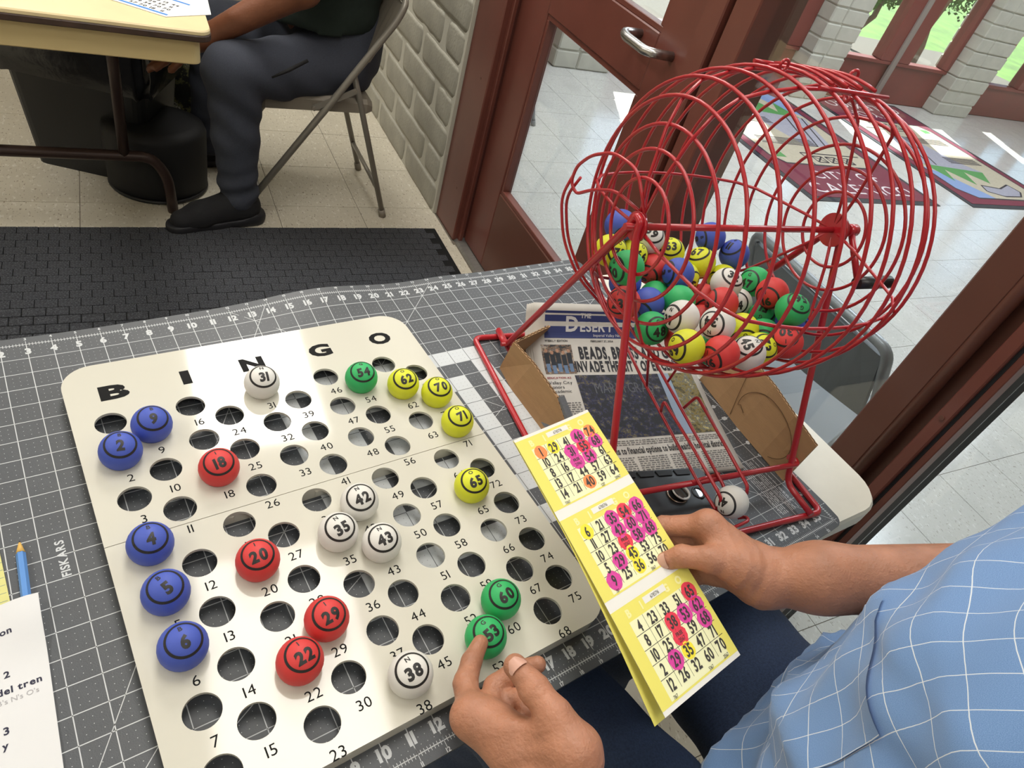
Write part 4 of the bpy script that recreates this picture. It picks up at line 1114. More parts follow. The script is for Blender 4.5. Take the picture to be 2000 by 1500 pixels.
# ---- papers and pencil at the left
M_PAPER = mat('white_paper', '#dadada', 0.8)
M_TXT = mat('paper_print', '#22223a', 0.7)
sh = thing('paper_sheet', (-2.5, 5, 0), 'white typed sheet lying at the left edge of the mat', 'paper')
def shz(x, y):           # the sheet rides over the pencil at its top right corner
    t = max(0, min(1, (y - 8.2) / 1.8)); return .05 + .36 * t * t * (3 - 2 * t) * math.exp(-((x - 1.4) / 1.1) ** 2)
mb = MB(); nx_, ny_ = 24, 24; g_ = []
for dz in (0.0, .025):
    for j in range(ny_ + 1):
        for i in range(nx_ + 1):
            a_, b_ = i / nx_, j / ny_; x = (-6.6 * (1 - a_) + 1.38 * a_) * (1 - b_) + (-6.2 * (1 - a_) + 1.76 * a_) * b_; y = (-.3 * (1 - a_) - .45 * a_) * (1 - b_) + (10.66 * (1 - a_) + 10.5 * a_) * b_; g_.append((x, y, shz(x, y) + dz))
f_ = [(j * (nx_ + 1) + i, j * (nx_ + 1) + i + 1, (j + 1) * (nx_ + 1) + i + 1, (j + 1) * (nx_ + 1) + i) for j in range(ny_) for i in range(nx_)]; kk = (nx_ + 1) * (ny_ + 1)
mb.add(g_, [tuple(reversed(q)) for q in f_] + [tuple(v + kk for v in q) for q in f_], True); mb.build('sheet', M_PAPER, sh)
t_ = MB()
def ptext(s, u, v, h, right=True, m=None, style='b'):
    p = atz(u, v, .08); V, F, w = text2d(s, style, .14, 1.05, False)
    XY = [(p[0] + (x * h - (w * h if right else 0)), p[1] + y * h + (x * h) * .02) for x, y in V]; (m or t_).add([(x, y, shz(x, y) + .034) for x, y in XY], F)
for s_, u_, v_, h_ in (('avion', 26, 1241, .20), ('# 2', 20, 1322, .21), ('vias del tren', 83, 1331, .21), ('# 3', 19, 1433, .22), ('y', 18, 1461, .2)):
    t_ = MB(); ptext(s_, u_, v_, h_, True, t_); t_.build('typed_line', M_TXT, sh)
pt = MB(); ptext("B's N's O's", 77, 1351, .16, True, pt, 'r'); pt.build('pencil_note', mat('graphite_faint', '#a9a7a9', 0.8), sh)
nt_ = thing('notepad', (-2.2, 10, 0), 'yellow lined notepad half under the typed sheet', 'notepad')
mb = MB(); mb.prism([(-5.2, 5.0), (1.12, 5.0), (.86, 13.1), (-5.4, 13.1)], 0, .045); mb.build('pad', mat('yellow_paper', '#d3cf86', 0.8), nt_)
mb = MB()
for k in range(9): mb.box((-5.1, 12.7 - k * .32, .046), (.88, 12.72 - k * .32, .049))
mb.build('ruled_line', mat('pad_rule', '#8e9a8a', 0.8), nt_)['kind'] = 'stuff'
pc = thing('pencil', (1.4, 11, 0), 'blue pencil with sharpened yellow tip beside the notepad', 'pencil')
A, B_ = np.array((1.36, 9.6, .17)), np.array((1.46, 12.45, .16)); T_ = np.array((1.49, 13.05, .15))
MB().tube([A, B_], .15, 6, smooth=False).build('barrel', mat('pencil_blue', '#5d8fcf', 0.35), pc)
MB().tube([B_, B_ + (T_ - B_) * .8], [.15, .035], 12).build('wood_tip', mat('pencil_wood', '#d8ad5a', 0.6), pc)
MB().tube([B_ + (T_ - B_) * .8, T_], [.035, .008], 8).build('lead', mat('pencil_lead', '#3a3a3c', 0.4), pc)
# ================================================================ organic shapes: smooth union of tapered capsules, polygonised
def sd_cone(P, a, b, ra, rb):
    a = np.array(a, float); b = np.array(b, float); ba = b - a; L2 = ba @ ba
    if L2 < 1e-9: return np.linalg.norm(P - a, axis=-1) - ra
    h = np.clip(((P - a) @ ba) / L2, 0, 1)
    return np.linalg.norm(P - a - h[..., None] * ba, axis=-1) - (ra + (rb - ra) * h)
def sd_ell(P, c, r):
    q = (P - np.array(c, float)) / np.array(r, float); k = np.linalg.norm(q, axis=-1)
    return (k - 1) * min(r)
def smin(a, b, k):
    h = np.clip(.5 + .5 * (b - a) / k, 0, 1)
    return b + (a - b) * h - k * h * (1 - h)
def blend(P, prims, k):
    """prims: (a, b, ra, rb[, k]) capsules or ('e', c, r) ellipsoids or ('-', a, b, ra, rb, k) carve"""
    d = None
    for p in prims:
        if isinstance(p[0], str) and p[0] == 'e': q = sd_ell(P, p[1], p[2]); kk = p[3] if len(p) > 3 else k
        elif isinstance(p[0], str):
            q = sd_cone(P, *p[1:5]); d = -smin(-d, q, p[5]); continue
        else: q = sd_cone(P, *p[:4]); kk = p[4] if len(p) > 4 else k
        d = q if d is None else smin(d, q, kk)
    return d
def surface_net(fn, lo, hi, h):
    lo = np.array(lo, float); n = np.ceil((np.array(hi, float) - lo) / h).astype(int) + 1
    gx, gy, gz = [lo[i] + h * np.arange(n[i]) for i in range(3)]
    D = np.empty(n, np.float32)
    for i0 in range(0, n[0], 24):
        G = np.stack(np.meshgrid(gx[i0:i0 + 24], gy, gz, indexing='ij'), -1); D[i0:i0 + 24] = fn(G)
    ins = D < 0
    c = np.zeros(tuple(n - 1), np.int8)
    for dx in (0, 1):
        for dy in (0, 1):
            for dz in (0, 1): c += ins[dx:n[0] - 1 + dx, dy:n[1] - 1 + dy, dz:n[2] - 1 + dz]
    act = (c > 0) & (c < 8); idx = np.argwhere(act); num = -np.ones(tuple(n - 1), np.int64); num[act] = np.arange(len(idx))
    acc = np.zeros((len(idx), 3)); cnt = np.zeros(len(idx))
    cor = [(x, y, z) for x in (0, 1) for y in (0, 1) for z in (0, 1)]
    for p in range(8):
        for q in range(p + 1, 8):
            a, b = np.array(cor[p]), np.array(cor[q])
            if abs(a - b).sum() != 1: continue
            da = D[tuple((idx + a).T)]; db = D[tuple((idx + b).T)]; m = (da < 0) != (db < 0)
            t = da[m] / (da[m] - db[m]); acc[m] += a + t[:, None] * (b - a); cnt[m] += 1
    V = lo + h * (idx + acc / cnt[:, None])
    F = []
    for ax in range(3):
        o1, o2 = [i for i in range(3) if i != ax]
        s0 = [slice(None)] * 3; s1 = [slice(None)] * 3; s0[ax] = slice(0, -1); s1[ax] = slice(1, None)
        e = np.argwhere(ins[tuple(s0)] != ins[tuple(s1)])
        e = e[(e[:, o1] > 0) & (e[:, o2] > 0) & (e[:, o1] < n[o1] - 1) & (e[:, o2] < n[o2] - 1)]
        if not len(e): continue
        def g(a, b):
            q = e.copy(); q[:, o1] -= a; q[:, o2] -= b; return num[tuple(q.T)]
        quad = np.stack([g(1, 1), g(0, 1), g(0, 0), g(1, 0)], 1)
        flip = ins[tuple(e.T)]
        if ax == 1: flip = ~flip
        quad[~flip] = quad[~flip][:, ::-1]
        F.append(quad)
    return V, np.concatenate(F)
def organic(name, fn, lo, hi, h, m, parent=None, fr='m', base=None):
    V, F = surface_net(fn, lo, hi, h)
    mb = MB(fr); mb.v = V.tolist(); mb.f = F.tolist(); mb.sm = [True] * len(F); mb.mi = [0] * len(F)
    return mb.build(name, m, parent, base)

# ---------------------------------------------------------------- black entrance mat on the floor, blocks of pile raised
M_CARPET = photo_mat('carpet_charcoal_flecked', [(0, '#202124'), (.46, '#2b2c30'), (.55, '#44464a'), (.58, '#2e2f33'), (.63, '#77797d'), (.67, '#3a3c40')], 260, 3.0); M_CARPET.node_tree.nodes['Principled BSDF'].inputs['Roughness'].default_value = .95
M_CARPETB = mat('carpet_backing', '#0a0a0b', 0.95)
dm = thing('door_mat', (17, 68, FLOOR), 'black ribbed door mat on the tiles behind the bingo table', 'mat', fr='r')
mb = MB('r'); mb.bbox((-34, 38, FLOOR), (44.1, 80.2, FLOOR + .22), .06); mb.build('backing', M_CARPETB, dm)
pad = MB('r'); pad.bbox((-1.03, -.68, 0), (1.03, .68, .13), .04); po = pad.build('pile_block', M_CARPET, base=(0, 0, 0)); PADME = po.data; bpy.data.objects.remove(po)
cells = []
row = 0; y = 79.4
while y > 39:
    x = -33 + (1.05 if row % 2 else 0)
    while x < 43.1: cells.append((x, y)); x += 2.12
    y -= 1.42; row += 1
vis = []
for x, y in cells:
    d = CAM_R @ (np.array((x * CA + y * SA, -x * SA + y * CA, FLOOR)) - CAM_C); u_, v_ = d[0] / d[2] * CAM_F + 1000, d[1] / d[2] * CAM_F + 750
    vis.append((-20 < u_ < 2000 and v_ < 665 - .11 * max(u_, 0) + 25, x, y))
near = sorted([c for c in vis if c[0]], key=lambda c: c[2])[-300:]
big = set((c[1], c[2]) for c in near)
rest = MB('r'); rs = random.Random(6)
for ok, x, y in vis:
    if (x, y) in big:
        o = bpy.data.objects.new('pile_block', PADME); COL.objects.link(o); o.parent = dm
        o.location = W((x, y, FLOOR + .2 + rs.uniform(-.02, .03)), 'r') - PARENT_ORG[dm.name]
    else: rest.bbox((x - 1.02, y - .66, FLOOR + .2), (x + 1.02, y + .66, FLOOR + .36), .07)
rest.build('pile_field', M_CARPET, dm)['kind'] = 'stuff'

# ---------------------------------------------------------------- folding chairs
def folding_chair(cx, cy, rot, label, m, m_pad, group):
    """local +x is the front; seat 17 in high"""
    t = thing('folding_chair', (cx, cy, FLOOR), label, 'chair', group, fr='r')
    k, s = math.cos(rot), math.sin(rot)
    def q(x, y, z): return (cx + x * k - y * s, cy + x * s + y * k, FLOOR + z)
    def tube(nm, pts, r, rb=1.0, mm=m, n=10):
        mb = MB('r'); mb.tube([q(*p) for p in pts], r, n, round_bend=rb); return mb.build(nm, mm, t)
    w = 8.2
    tube('main_frame', [(10.6, -w, .5), (-1.0, -w, 17.5), (-8.0, -w, 28.0), (-9.0, -w + .3, 30.2), (-9.0, w - .3, 30.2), (-8.0, w, 28.0), (-1.0, w, 17.5), (10.6, w, .5)], .44, 1.6)
    for y in (-w + 1.0, w - 1.0):
        tube('rear_leg', [(-3.6, y, 20.6), (-5.0, y, 16.5), (-10.0, y, .5)], .40)
        tube('foot_cap', [(-9.75, y, 1.2), (-10.1, y, 0)], .52, 0, m_pad)
    for y in (-w, w): tube('foot_cap', [(10.3, y, 1.1), (10.85, y, 0)], .55, 0, m_pad)
    tube('rear_bar', [(-8.7, -w + 1, 4.6), (-8.7, w - 1, 4.6)], .32); tube('front_bar', [(7.9, -w, 4.4), (7.9, w, 4.4)], .32)
    for y in (-w - .1, w + .1):
        mb = MB('r'); mb.loft([[q(x, yy, z) for x, z in ((-3.9, 18.6), (-3.7, 19.3), (1.6, 16.6), (1.4, 15.9))] for yy in (y - .08, y + .08)]); br = mb.build('link', m, t)
        mb = MB('r')
        for x, z in ((-3.7, 18.95), (1.4, 16.3), (1.6, 13.7)): mb.tube([q(x, y - .2, z), q(x, y + .2, z)], .22, 10)
        mb.build('rivet', m_pad, br)
    mb = MB('r'); lp = []
    for x, z0, z1, ww in ((-6.6, 15.9, 17.0, 6.9), (-5.8, 15.7, 17.4, 7.3), (3, 15.6, 17.5, 7.5), (7.2, 15.5, 17.3, 7.5), (8.2, 15.6, 16.8, 7.0)):
        lp.append([q(x, -ww, z0), q(x, ww, z0), q(x, ww, z1 - .5), q(x, ww - .5, z1), q(x, -ww + .5, z1), q(x, -ww, z1 - .5)])
    mb.loft(lp); mb.build('seat', m_pad, t)
    mb = MB('r'); lp = []
    for i in range(9):
        y = -w + .5 + (2 * w - 1) * i / 8; b = .9 * math.sin(math.pi * i / 8)
        lp.append([q(-5.0 - b, y, 22.0 + abs(i - 4) * .12), q(-5.35 - b, y, 22.0 + abs(i - 4) * .12), q(-8.9 - b * .6, y, 29.6 - abs(i - 4) * .05), q(-8.5 - b * .6, y, 29.7 - abs(i - 4) * .05)])
    mb.loft(lp); mb.build('backrest', m_pad, t)
    return t
M_CHB = mat('chair_steel_taupe', '#8b867c', 0.38, .3); M_CHBS = mat('chair_seat_taupe', '#857d70', 0.5, var=.04, vscale=40)
M_CHG = mat('chair_steel_grey', '#9b9da0', 0.35, .35); M_CHGS = mat('chair_panel_grey', '#7d8084', 0.5)
GC = 'metal folding chairs'
folding_chair(26.8, 91.0, math.pi, 'taupe folding chair under the person in grey trousers', M_CHB, M_CHBS, GC)
folding_chair(61.0, 24.4, 0, 'grey folding chair behind the glass next to the bingo cage', M_CHG, M_CHGS, GC)
folding_chair(70.5, 128.0, math.radians(180), 'folding chair just showing its leg through the door glass', M_CHG, M_CHGS, GC)
folding_chair(m2r((25.2, -13.5, 0))[0], m2r((25.2, -13.5, 0))[1], math.radians(99), 'folding chair under the man in the blue shirt', mat('chair_maroon', '#55322e', 0.45, .2), mat('chair_maroon_seat', '#4a2b28', 0.6), GC)

# ---------------------------------------------------------------- second table with bingo sheets
M_T2 = mat('table_top_ivory', '#dcc99c', 0.4, var=.04, vscale=12); M_T2E = mat('table_edge_brown', '#3d2b22', 0.5, var=.3, vscale=30); M_T2S = mat('table_skirt_ivory', '#d0bb88', 0.5); M_T2L = mat('table_leg_brown', '#3a2a26', 0.4, .3)
t2 = thing('folding_table', (-4, 110, FLOOR), 'ivory folding table with chipped brown edge at the upper left', 'table', fr='r')
mb = MB('r'); mb.prism(rrect(-18, 66.6, 11.9, 150, 1.2), -.5, 0, .12); mb.build('tabletop', M_T2, t2)
mb = MB('r'); mb.prism(rrect(-18.06, 66.5, 11.98, 150.1, 1.25), -1.0, -.42, .08); mb.build('edge_band', M_T2E, t2)
mb = MB('r'); mb.prism(rrect(-17.2, 67.4, 11.0, 149.2, .8), -3.4, -1.0, .1); mb.build('skirt', M_T2S, t2)
for yl in (84.4, 132):
    for xl in (3.4, -9.6):
        MB('r').tube([(xl, yl, -3.0), (xl, yl, -21.6)], .62, 12).build('leg', M_T2L, t2)
        MB('r').tube([(xl, yl + (9 if yl < 100 else -9), -2.2), (xl, yl, -9)], .3, 8).build('brace', M_T2L, t2)
    MB('r').tube([(-14.6, yl, FLOOR), (-14.3, yl, FLOOR + 5), (-13.0, yl, -21.8), (6.4, yl, -21.8), (8.0, yl, FLOOR + 5.0), (8.35, yl, FLOOR)], .66, 12, round_bend=2.4).build('foot_bar', M_T2L, t2)
M_SH = mat('bingo_sheet_paper', '#e4e3df', 0.75); M_SHB = mat('bingo_sheet_blue', '#3f80c9', 0.7); M_SHK = mat('bingo_sheet_ink', '#2a2a33', 0.7)
for n_, (ox, oy, rz, lab) in enumerate(((1.2, 70.2, .0, 'blue ruled bingo sheet lying on the ivory table corner'), )):
    sh2 = thing('bingo_sheet', (ox + 5, oy + 5, 0), lab, 'bingo sheet', fr='r')
    mb = MB('r'); mb.loft([[(3.0, 72.4, z), (8.3, 69.1, z), (12.4, 71.3, z), (12.8, 82, z), (2.0, 82, z)] for z in (.02, .06)]); mb.build('sheet', M_SH, sh2)
    e1 = np.array((5.3, -3.3)); e1 /= np.linalg.norm(e1); e2 = np.array((.53, .85)); e2 /= np.linalg.norm(e2); O = np.array((3.3, 72.6))
    for k in (0, 1, 2):
        mb = MB('r'); a = O + e2 * (k * 4.2); mb.add([(*(a), .07), (*(a + e1 * 6), .07), (*(a + e1 * 6 + e2 * .35), .07), (*(a + e2 * .35), .07)], [(0, 1, 2, 3)]); mb.build('blue_rule', M_SHB, sh2)
    rs = random.Random(3); mb = MB('r')
    for r_ in range(4):
        for c_ in range(6):
            p = O + e2 * (.75 + r_ * .8) + e1 * (.7 + c_ * .9); put_text(mb, str(rs.randint(10, 75)), (*p, .072), (*e1, 0), (*e2, 0), .42, 'b')
    mb.build('numbers', M_SHK, sh2)['kind'] = 'stuff'
sl = MB('r'); sl.box((-.5, 80, -7.4), (5.6, 86, -7.34), -.25); tag(sl.build('paper_slip', M_SH), 'white paper slip held under the edge of the ivory table', 'paper')

# ---------------------------------------------------------------- waste bin with liner, black tub, cord
M_BIN = mat('bin_plastic_black', '#161719', 0.5); M_LIN = mat('bin_liner_black', '#121214', 0.22, bump=.9, bscale=30)
bn = thing('waste_bin', (0, 100, FLOOR), 'black waste bin with plastic liner under the ivory table', 'bin', fr='r')
mb = MB('r'); LP = []
def rect_rot(cx, cy, hx, hy, rz, r, z):
    return [(cx + x * math.cos(rz) - y * math.sin(rz), cy + x * math.sin(rz) + y * math.cos(rz), z) for x, y in rrect(-hx, -hy, hx, hy, r, 4)]
mb.loft([rect_rot(1.3, 98.3, 7.0, 5.0, -.42, 1.2, FLOOR), rect_rot(1.2, 98.6, 8.6, 6.6, -.42, 1.5, FLOOR + 18.5)], smooth=False); mb.build('body', M_BIN, bn)
mb = MB('r'); rs = random.Random(12); loops = []
for k, (g_, z) in enumerate(((8.75, 12.5), (9.3, 15), (9.0, 17.6), (9.6, 19.6), (9.2, 20.6), (8.2, 20.2), (7.6, 17))):
    L_ = rect_rot(1.2, 98.6, g_, g_ - 2, -.42, 1.6, FLOOR + z); loops.append([(x + rs.uniform(-.22, .22), y + rs.uniform(-.22, .22), zz + rs.uniform(-.5, .5)) for x, y, zz in L_])
mb.loft(loops, caps=False, smooth=True); mb.build('liner', M_LIN, bn)
tub = thing('black_tub', (7.5, 91, FLOOR), 'low oval black tub on the floor behind the table leg', 'tub', fr='r')
def ov(rx, ry, z): return [(7.2 + rx * math.cos(a), 92.0 + ry * math.sin(a), FLOOR + z) for a in np.linspace(0, 2 * math.pi, 29)[:-1]]
mb = MB('r'); mb.loft([ov(6.0, 5.4, 0), ov(6.2, 5.6, .6), ov(6.3, 5.6, 8), ov(6.0, 5.3, 8.8), ov(4.8, 4.1, 9.0)], smooth=True); mb.build('body', mat('tub_black', '#0d0d0f', 0.7), tub)
mb = MB('r'); mb.ring((7.2, 92, FLOOR + .35), (0, 0, 1), 6.0, .25, 40, 6); mb.build('rim', mat('tub_rim', '#121214', 0.5), tub)
cd = MB('r'); cd.tube([(45.0, 121.5, 2), (44.9, 121.3, -8), (44.6, 120.8, -14), (44.4, 122, -20), (44.3, 126, -26), (44.4, 131, FLOOR + .15), (44.2, 140, FLOOR + .15)], .14, 8, round_bend=3); tag(cd.build('power_cord', M_BLACKRUB), 'thin black cord hanging down the block wall', 'cord')
bp = thing('backpack', (13, 108, FLOOR), 'black and pale camouflage bag behind the trouser leg', 'bag', fr='r')
M_CAMO = photo_mat('camouflage_cloth', [(0, '#141414'), (.5, '#1d1d1c'), (.54, '#8a8a5a'), (.57, '#23231f'), (.62, '#c8c8b8'), (.65, '#191919')], 18, 2.0)
organic('bag_body', lambda P: blend(P, [('e', (13, 108, FLOOR + 9), (5.5, 4.5, 9.2))], 1), (6, 102, FLOOR - .5), (20, 114, FLOOR + 19), .5, M_CAMO, bp, 'r')
mb = MB('r'); mb.tube([(11, 108, FLOOR + 18), (11.5, 108, FLOOR + 20.5), (14.5, 108, FLOOR + 20.5), (15, 108, FLOOR + 18)], .3, 8, round_bend=1); mb.build('handle', M_BLACKRUB, bp)

# ---------------------------------------------------------------- seated person at the back
M_SKIN2 = mat('skin_brown', '#7b4c34', 0.5, var=.08, vscale=30, bump=.3, bscale=180)
M_PANTS = mat('trousers_charcoal', '#3a3e49', 0.9, var=.10, vscale=260, bump=.3, bscale=700); M_SHIRT2 = mat('shirt_dark_green', '#1f2b25', 0.9, var=.1, vscale=60)
M_SHOE = mat('shoe_knit_black', '#17171a', 0.85, bump=.3, bscale=500); M_SOLE = mat('shoe_sole_black', '#1f1f23', 0.6)
def body2(P):
    return blend(P, [((29, 92.3, -5), (29.5, 92, 11), 5.6, 5.6), ((29.5, 84, 13), (29.5, 98, 13), 3.0, 3.0), ((29.3, 91, 14), (28.6, 91, 21), 2.4, 2.3, 1.2), ('e', (27.6, 91, 26), (4.2, 3.2, 5.2), .8),
        ((29.5, 83.2, 12), (23.2, 82.0, .8), 2.3, 1.95, 1.2), ((23.2, 82.0, .8), (13.4, 85.6, -7.0), 1.95, 1.25, .8), ((13.4, 85.6, -7.0), (9.9, 86.8, -9.4), 1.35, 1.25, .6),
        ((10.2, 86.2, -9.4), (7.7, 85.9, -11.4), .52, .46, .25), ((9.8, 86.9, -9.6), (7.0, 86.7, -11.9), .52, .46, .2), ((9.6, 87.6, -9.7), (7.1, 87.5, -12.1), .5, .44, .2), ((9.7, 88.3, -9.6), (7.7, 88.3, -11.6), .45, .4, .2), ((11.4, 85.6, -8.9), (9.2, 84.4, -10.9), .55, .46, .3),
        ((29.5, 98.8, 12), (24.5, 100.5, .5), 2.3, 1.95, 1.2), ((24.5, 100.5, .5), (14.5, 96, 1.4), 1.9, 1.2, .8), ((14.5, 96, 1.4), (10.5, 94, 1.4), 1.3, 1.0, .5),
        ((29.5, 88.6, -9.5), (14.5, 82.5, -10), 2.4, 2.0, 1), ((14.5, 82.5, -10), (16.4, 82.6, -26), 1.9, 1.4, 1), ((29, 96, -9.5), (14, 98, -10), 2.4, 2.0, 1), ((14, 98, -10), (14.5, 98, -26), 1.9, 1.4, 1)], .6)
p2 = organic('person', body2, (4, 78, -29), (38, 106, 33), .42, M_SKIN2, None, 'r', (26, 91, FLOOR))
tag(p2, 'person in charcoal trousers and dark shirt sitting at the ivory table', 'person')
def pants2(P):
    d = blend(P, [((30.0, 88.6, -9.4), (15.8, 82.9, -9.8), 4.1, 3.3, 1.5), ((15.8, 82.6, -9.8), (16.0, 82.6, -17), 3.25, 2.75, 1.2), ((16.0, 82.6, -17), (16.3, 82.5, -26.0), 2.75, 2.35, 1), ((29.5, 96, -9.2), (15.2, 97.5, -9.8), 4.3, 3.2, 1.5), ((15.2, 97.5, -9.8), (14.6, 97.6, -26), 3.1, 2.4, 1.2), ((30, 92.5, -8.2), (30, 92.5, -6), 6.3, 6.3, 2)], .8)
    x, y, z = P[..., 0], P[..., 1], P[..., 2]
    d = d + .16 * np.sin(1.6 * z + 1.1 * x + .8 * np.sin(y)) * np.exp(-((z + 14) / 5) ** 2) + .20 * np.sin(2.3 * z - .7 * x) * np.exp(-((z + 24) / 2.5) ** 2) + .10 * np.sin(1.5 * x + 1.2 * z) * np.exp(-((x - 20) / 5) ** 2)
    return np.maximum(d, -(z + 27.0))
organic('trousers', pants2, (10, 77, -27.6), (38, 103, -.5), .36, M_PANTS, p2, 'r')
mb = MB('r'); mb.tube([m2r_p for m2r_p in ((19.6, 79.5, -8.6), (21.5, 79.6, -7.6), (23.7, 80.0, -6.4))], [.12, .22, .2], 6); mb.build('thigh_pocket', mat('pocket_black', '#101012', 0.8), p2)
def shirt2(P):
    d = blend(P, [((27.6, 92.3, -3.6), (29.5, 92, 12), 7.4, 7.2), ((29.5, 84, 13), (29.5, 98, 13), 3.4, 3.4), ((29.5, 83.2, 12), (25.0, 82.2, 3.5), 3.2, 2.8, 1.4), ((29.5, 98.8, 12), (25.8, 100.2, 3.5), 3.1, 2.8, 1.4)], 1.2)
    x, y, z = P[..., 0], P[..., 1], P[..., 2]
    d = d + .12 * np.sin(1.5 * z + .5 * x)
    return np.maximum(d, -(z + 5.2 + .25 * np.sin(y)))
organic('shirt', shirt2, (17, 78, -6), (40, 105, 18), .45, M_SHIRT2, p2, 'r')
for cy_, sgn, tx in ((81.2, 1, 0), (97.6, 1, -1.5)):
    def shoe(P):
        d = blend(P, [((17.2 + tx, cy_ + 1.3, FLOOR + 2.2), (11.2 + tx, cy_ - .5, FLOOR + 1.75), 1.85, 1.7, .8), ((16.8 + tx, cy_ + 1.3, FLOOR + 2.4), (16.6 + tx, cy_ + 1.3, FLOOR + 4.2), 1.9, 1.8, .8), ((15.8 + tx, cy_ + .9, FLOOR + 3.4), (11.6 + tx, cy_ - .4, FLOOR + 2.1), 1.5, 1.3, .8), ((11.2 + tx, cy_ - .5, FLOOR + 1.6), (9.0 + tx, cy_ - 1.2, FLOOR + 1.35), 1.75, 1.35, .8)], .6)
        return np.maximum(d, -(P[..., 2] - FLOOR - .75))
    def sole(P):
        d = blend(P, [((17.8 + tx, cy_ + 1.4, FLOOR + .8), (13 + tx, cy_ + .2, FLOOR + .7), 1.95, 1.75, .8), ((13 + tx, cy_ + .2, FLOOR + .7), (8.6 + tx, cy_ - 1.3, FLOOR + .65), 1.8, 1.5, .8)], .4)
        z = P[..., 2] - FLOOR
        return np.maximum(np.maximum(d, -(z - .02)), z - 1.15 - .6 * np.exp(-((P[..., 0] - 18.2 - tx) / 1.2) ** 2))
    so = organic('shoe', shoe, (5, cy_ - 5, FLOOR - .3), (21, cy_ + 5, FLOOR + 6.5), .24, M_SHOE, p2, 'r')
    organic('sole', sole, (5, cy_ - 5, FLOOR - .3), (21, cy_ + 5, FLOOR + 3), .2, M_SOLE, so, 'r')
# ================================================================ the man in the blue shirt
def skin_mat():
    m = mat('skin_tan', '#b07a5e', 0.48, var=.15, vscale=38, bump=.45, bscale=240)
    b = m.node_tree.nodes['Principled BSDF']; b.inputs['Subsurface Weight'].default_value = .12
    b.inputs['Subsurface Radius'].default_value = (.010, .004, .002); b.inputs['Subsurface Scale'].default_value = 1.0
    n = m.node_tree.nodes; l = m.node_tree.links
    bp = [x for x in n if x.type == 'BUMP'][0]
    tc = [x for x in n if x.type == 'TEX_COORD'][0]
    v = n.new('ShaderNodeTexVoronoi'); v.inputs['Scale'].default_value = 330; v.feature = 'DISTANCE_TO_EDGE'; l.new(tc.outputs['Object'], v.inputs['Vector'])
    b2 = n.new('ShaderNodeBump'); b2.inputs['Strength'].default_value = .3; b2.inputs['Distance'].default_value = .001
    l.new(v.outputs['Distance'], b2.inputs['Height']); l.new(bp.outputs[0], b2.inputs['Normal']); l.new(b2.outputs[0], b.inputs['Normal'])
    return m
M_SKIN = skin_mat()
M_NAIL = mat('fingernail', '#cfa18e', 0.3, coat=.2)
# right hand, thumb in front of the card and fingers folded behind it
RW = at(1492, 1128, 27.9)                                   # wrist
R_IM, R_MM, R_RM, R_PM = at(1382, 1026, 27.5), at(1384, 1044, 28.1), at(1388, 1080, 28.7), at(1396, 1118, 29.0)
R_IP, R_ID, R_IT = at(1296, 1028, 27.9), at(1284, 1058, 28.35), at(1296, 1086, 28.6)
R_MP, R_MD, R_MT = at(1304, 1056, 28.5), at(1296, 1086, 28.9), at(1306, 1108, 29.0)
R_RP, R_RD, R_RT = at(1318, 1096, 29.1), at(1308, 1122, 29.4), at(1318, 1140, 29.4)
R_PP, R_PD, R_PT = at(1340, 1130, 29.3), at(1328, 1150, 29.5), at(1342, 1160, 29.5)
R_TC, R_TM, R_TI, R_TT = at(1452, 1108, 27.2), at(1388, 1092, 26.75), at(1332, 1086, 26.75), at(1291, 1099, 26.95)
R_EL = np.array((30.5, -7.2, 8.2)); RF1 = at(1600, 1128, 28.2)
def tcam_(p): return (CAM_C - p) / np.linalg.norm(CAM_C - p)
def hand_r(P):
    d = blend(P, [(RW, RF1, .95, 1.14, .6), (RF1, R_EL, 1.14, 1.6, .8),
        (RW, R_IM, .86, .52, .5), (RW, R_MM, .9, .56, .5), (RW, R_RM, .86, .54, .5), (RW, R_PM, .8, .48, .5), (R_IM, R_PM, .5, .46, .3),
        (RW, R_TC, .8, .72, .5), (R_TC, R_TM, .72, .50, .35), (R_TM, R_TI, .44, .40, .22), (R_TI, R_TT, .40, .34, .14),
        (R_TC, R_IM, .5, .45, .45),
        (R_IM, R_IP, .46, .40, .18), (R_IP, R_ID, .40, .34, .10), (R_ID, R_IT, .34, .29, .08),
        (R_MM, R_MP, .46, .40, .10), (R_MP, R_MD, .40, .34, .08), (R_MD, R_MT, .34, .29, .08),
        (R_RM, R_RP, .44, .38, .10), (R_RP, R_RD, .38, .32, .08), (R_RD, R_RT, .32, .27, .08),
        (R_PM, R_PP, .40, .33, .10), (R_PP, R_PD, .33, .28, .08), (R_PD, R_PT, .28, .24, .08)], .3)
    # skin folds over the thumb ball and wrist
    w = (P - RW) @ ((R_TM - RW) / np.linalg.norm(R_TM - RW))
    q = np.linalg.norm(P - (RW + R_TM) / 2, axis=-1)
    d = d + .022 * np.sin(w * 13 + 1.2 * np.sin(3 * P[..., 2]) + 2 * np.sin(2.1 * P[..., 0])) * np.exp(-(q / 1.5) ** 2) + .010 * np.sin(11 * w) * np.exp(-(w / .5) ** 2)
    for k0, k1 in ((RW, R_IM), (RW, R_MM)):
        d = d - .05 * np.exp(-(sd_cone(P, k0 * .4 + k1 * .6 + tcam_(k1) * .42, k1 + tcam_(k1) * .42, 0, 0) / .13) ** 2)
    for c, ax in ((R_TI, R_TT - R_TM), (R_IP, R_ID - R_IM)):
        ww = (P - c) @ (ax / np.linalg.norm(ax)); d = d + .022 * np.sin(26 * ww) * np.exp(-(np.linalg.norm(P - c, axis=-1) / .42) ** 2)
    for k in (R_IP, R_TI, R_MP):
        d = d - .05 * np.exp(-(np.linalg.norm(P - k, axis=-1) / .42) ** 4) * .5
    return d
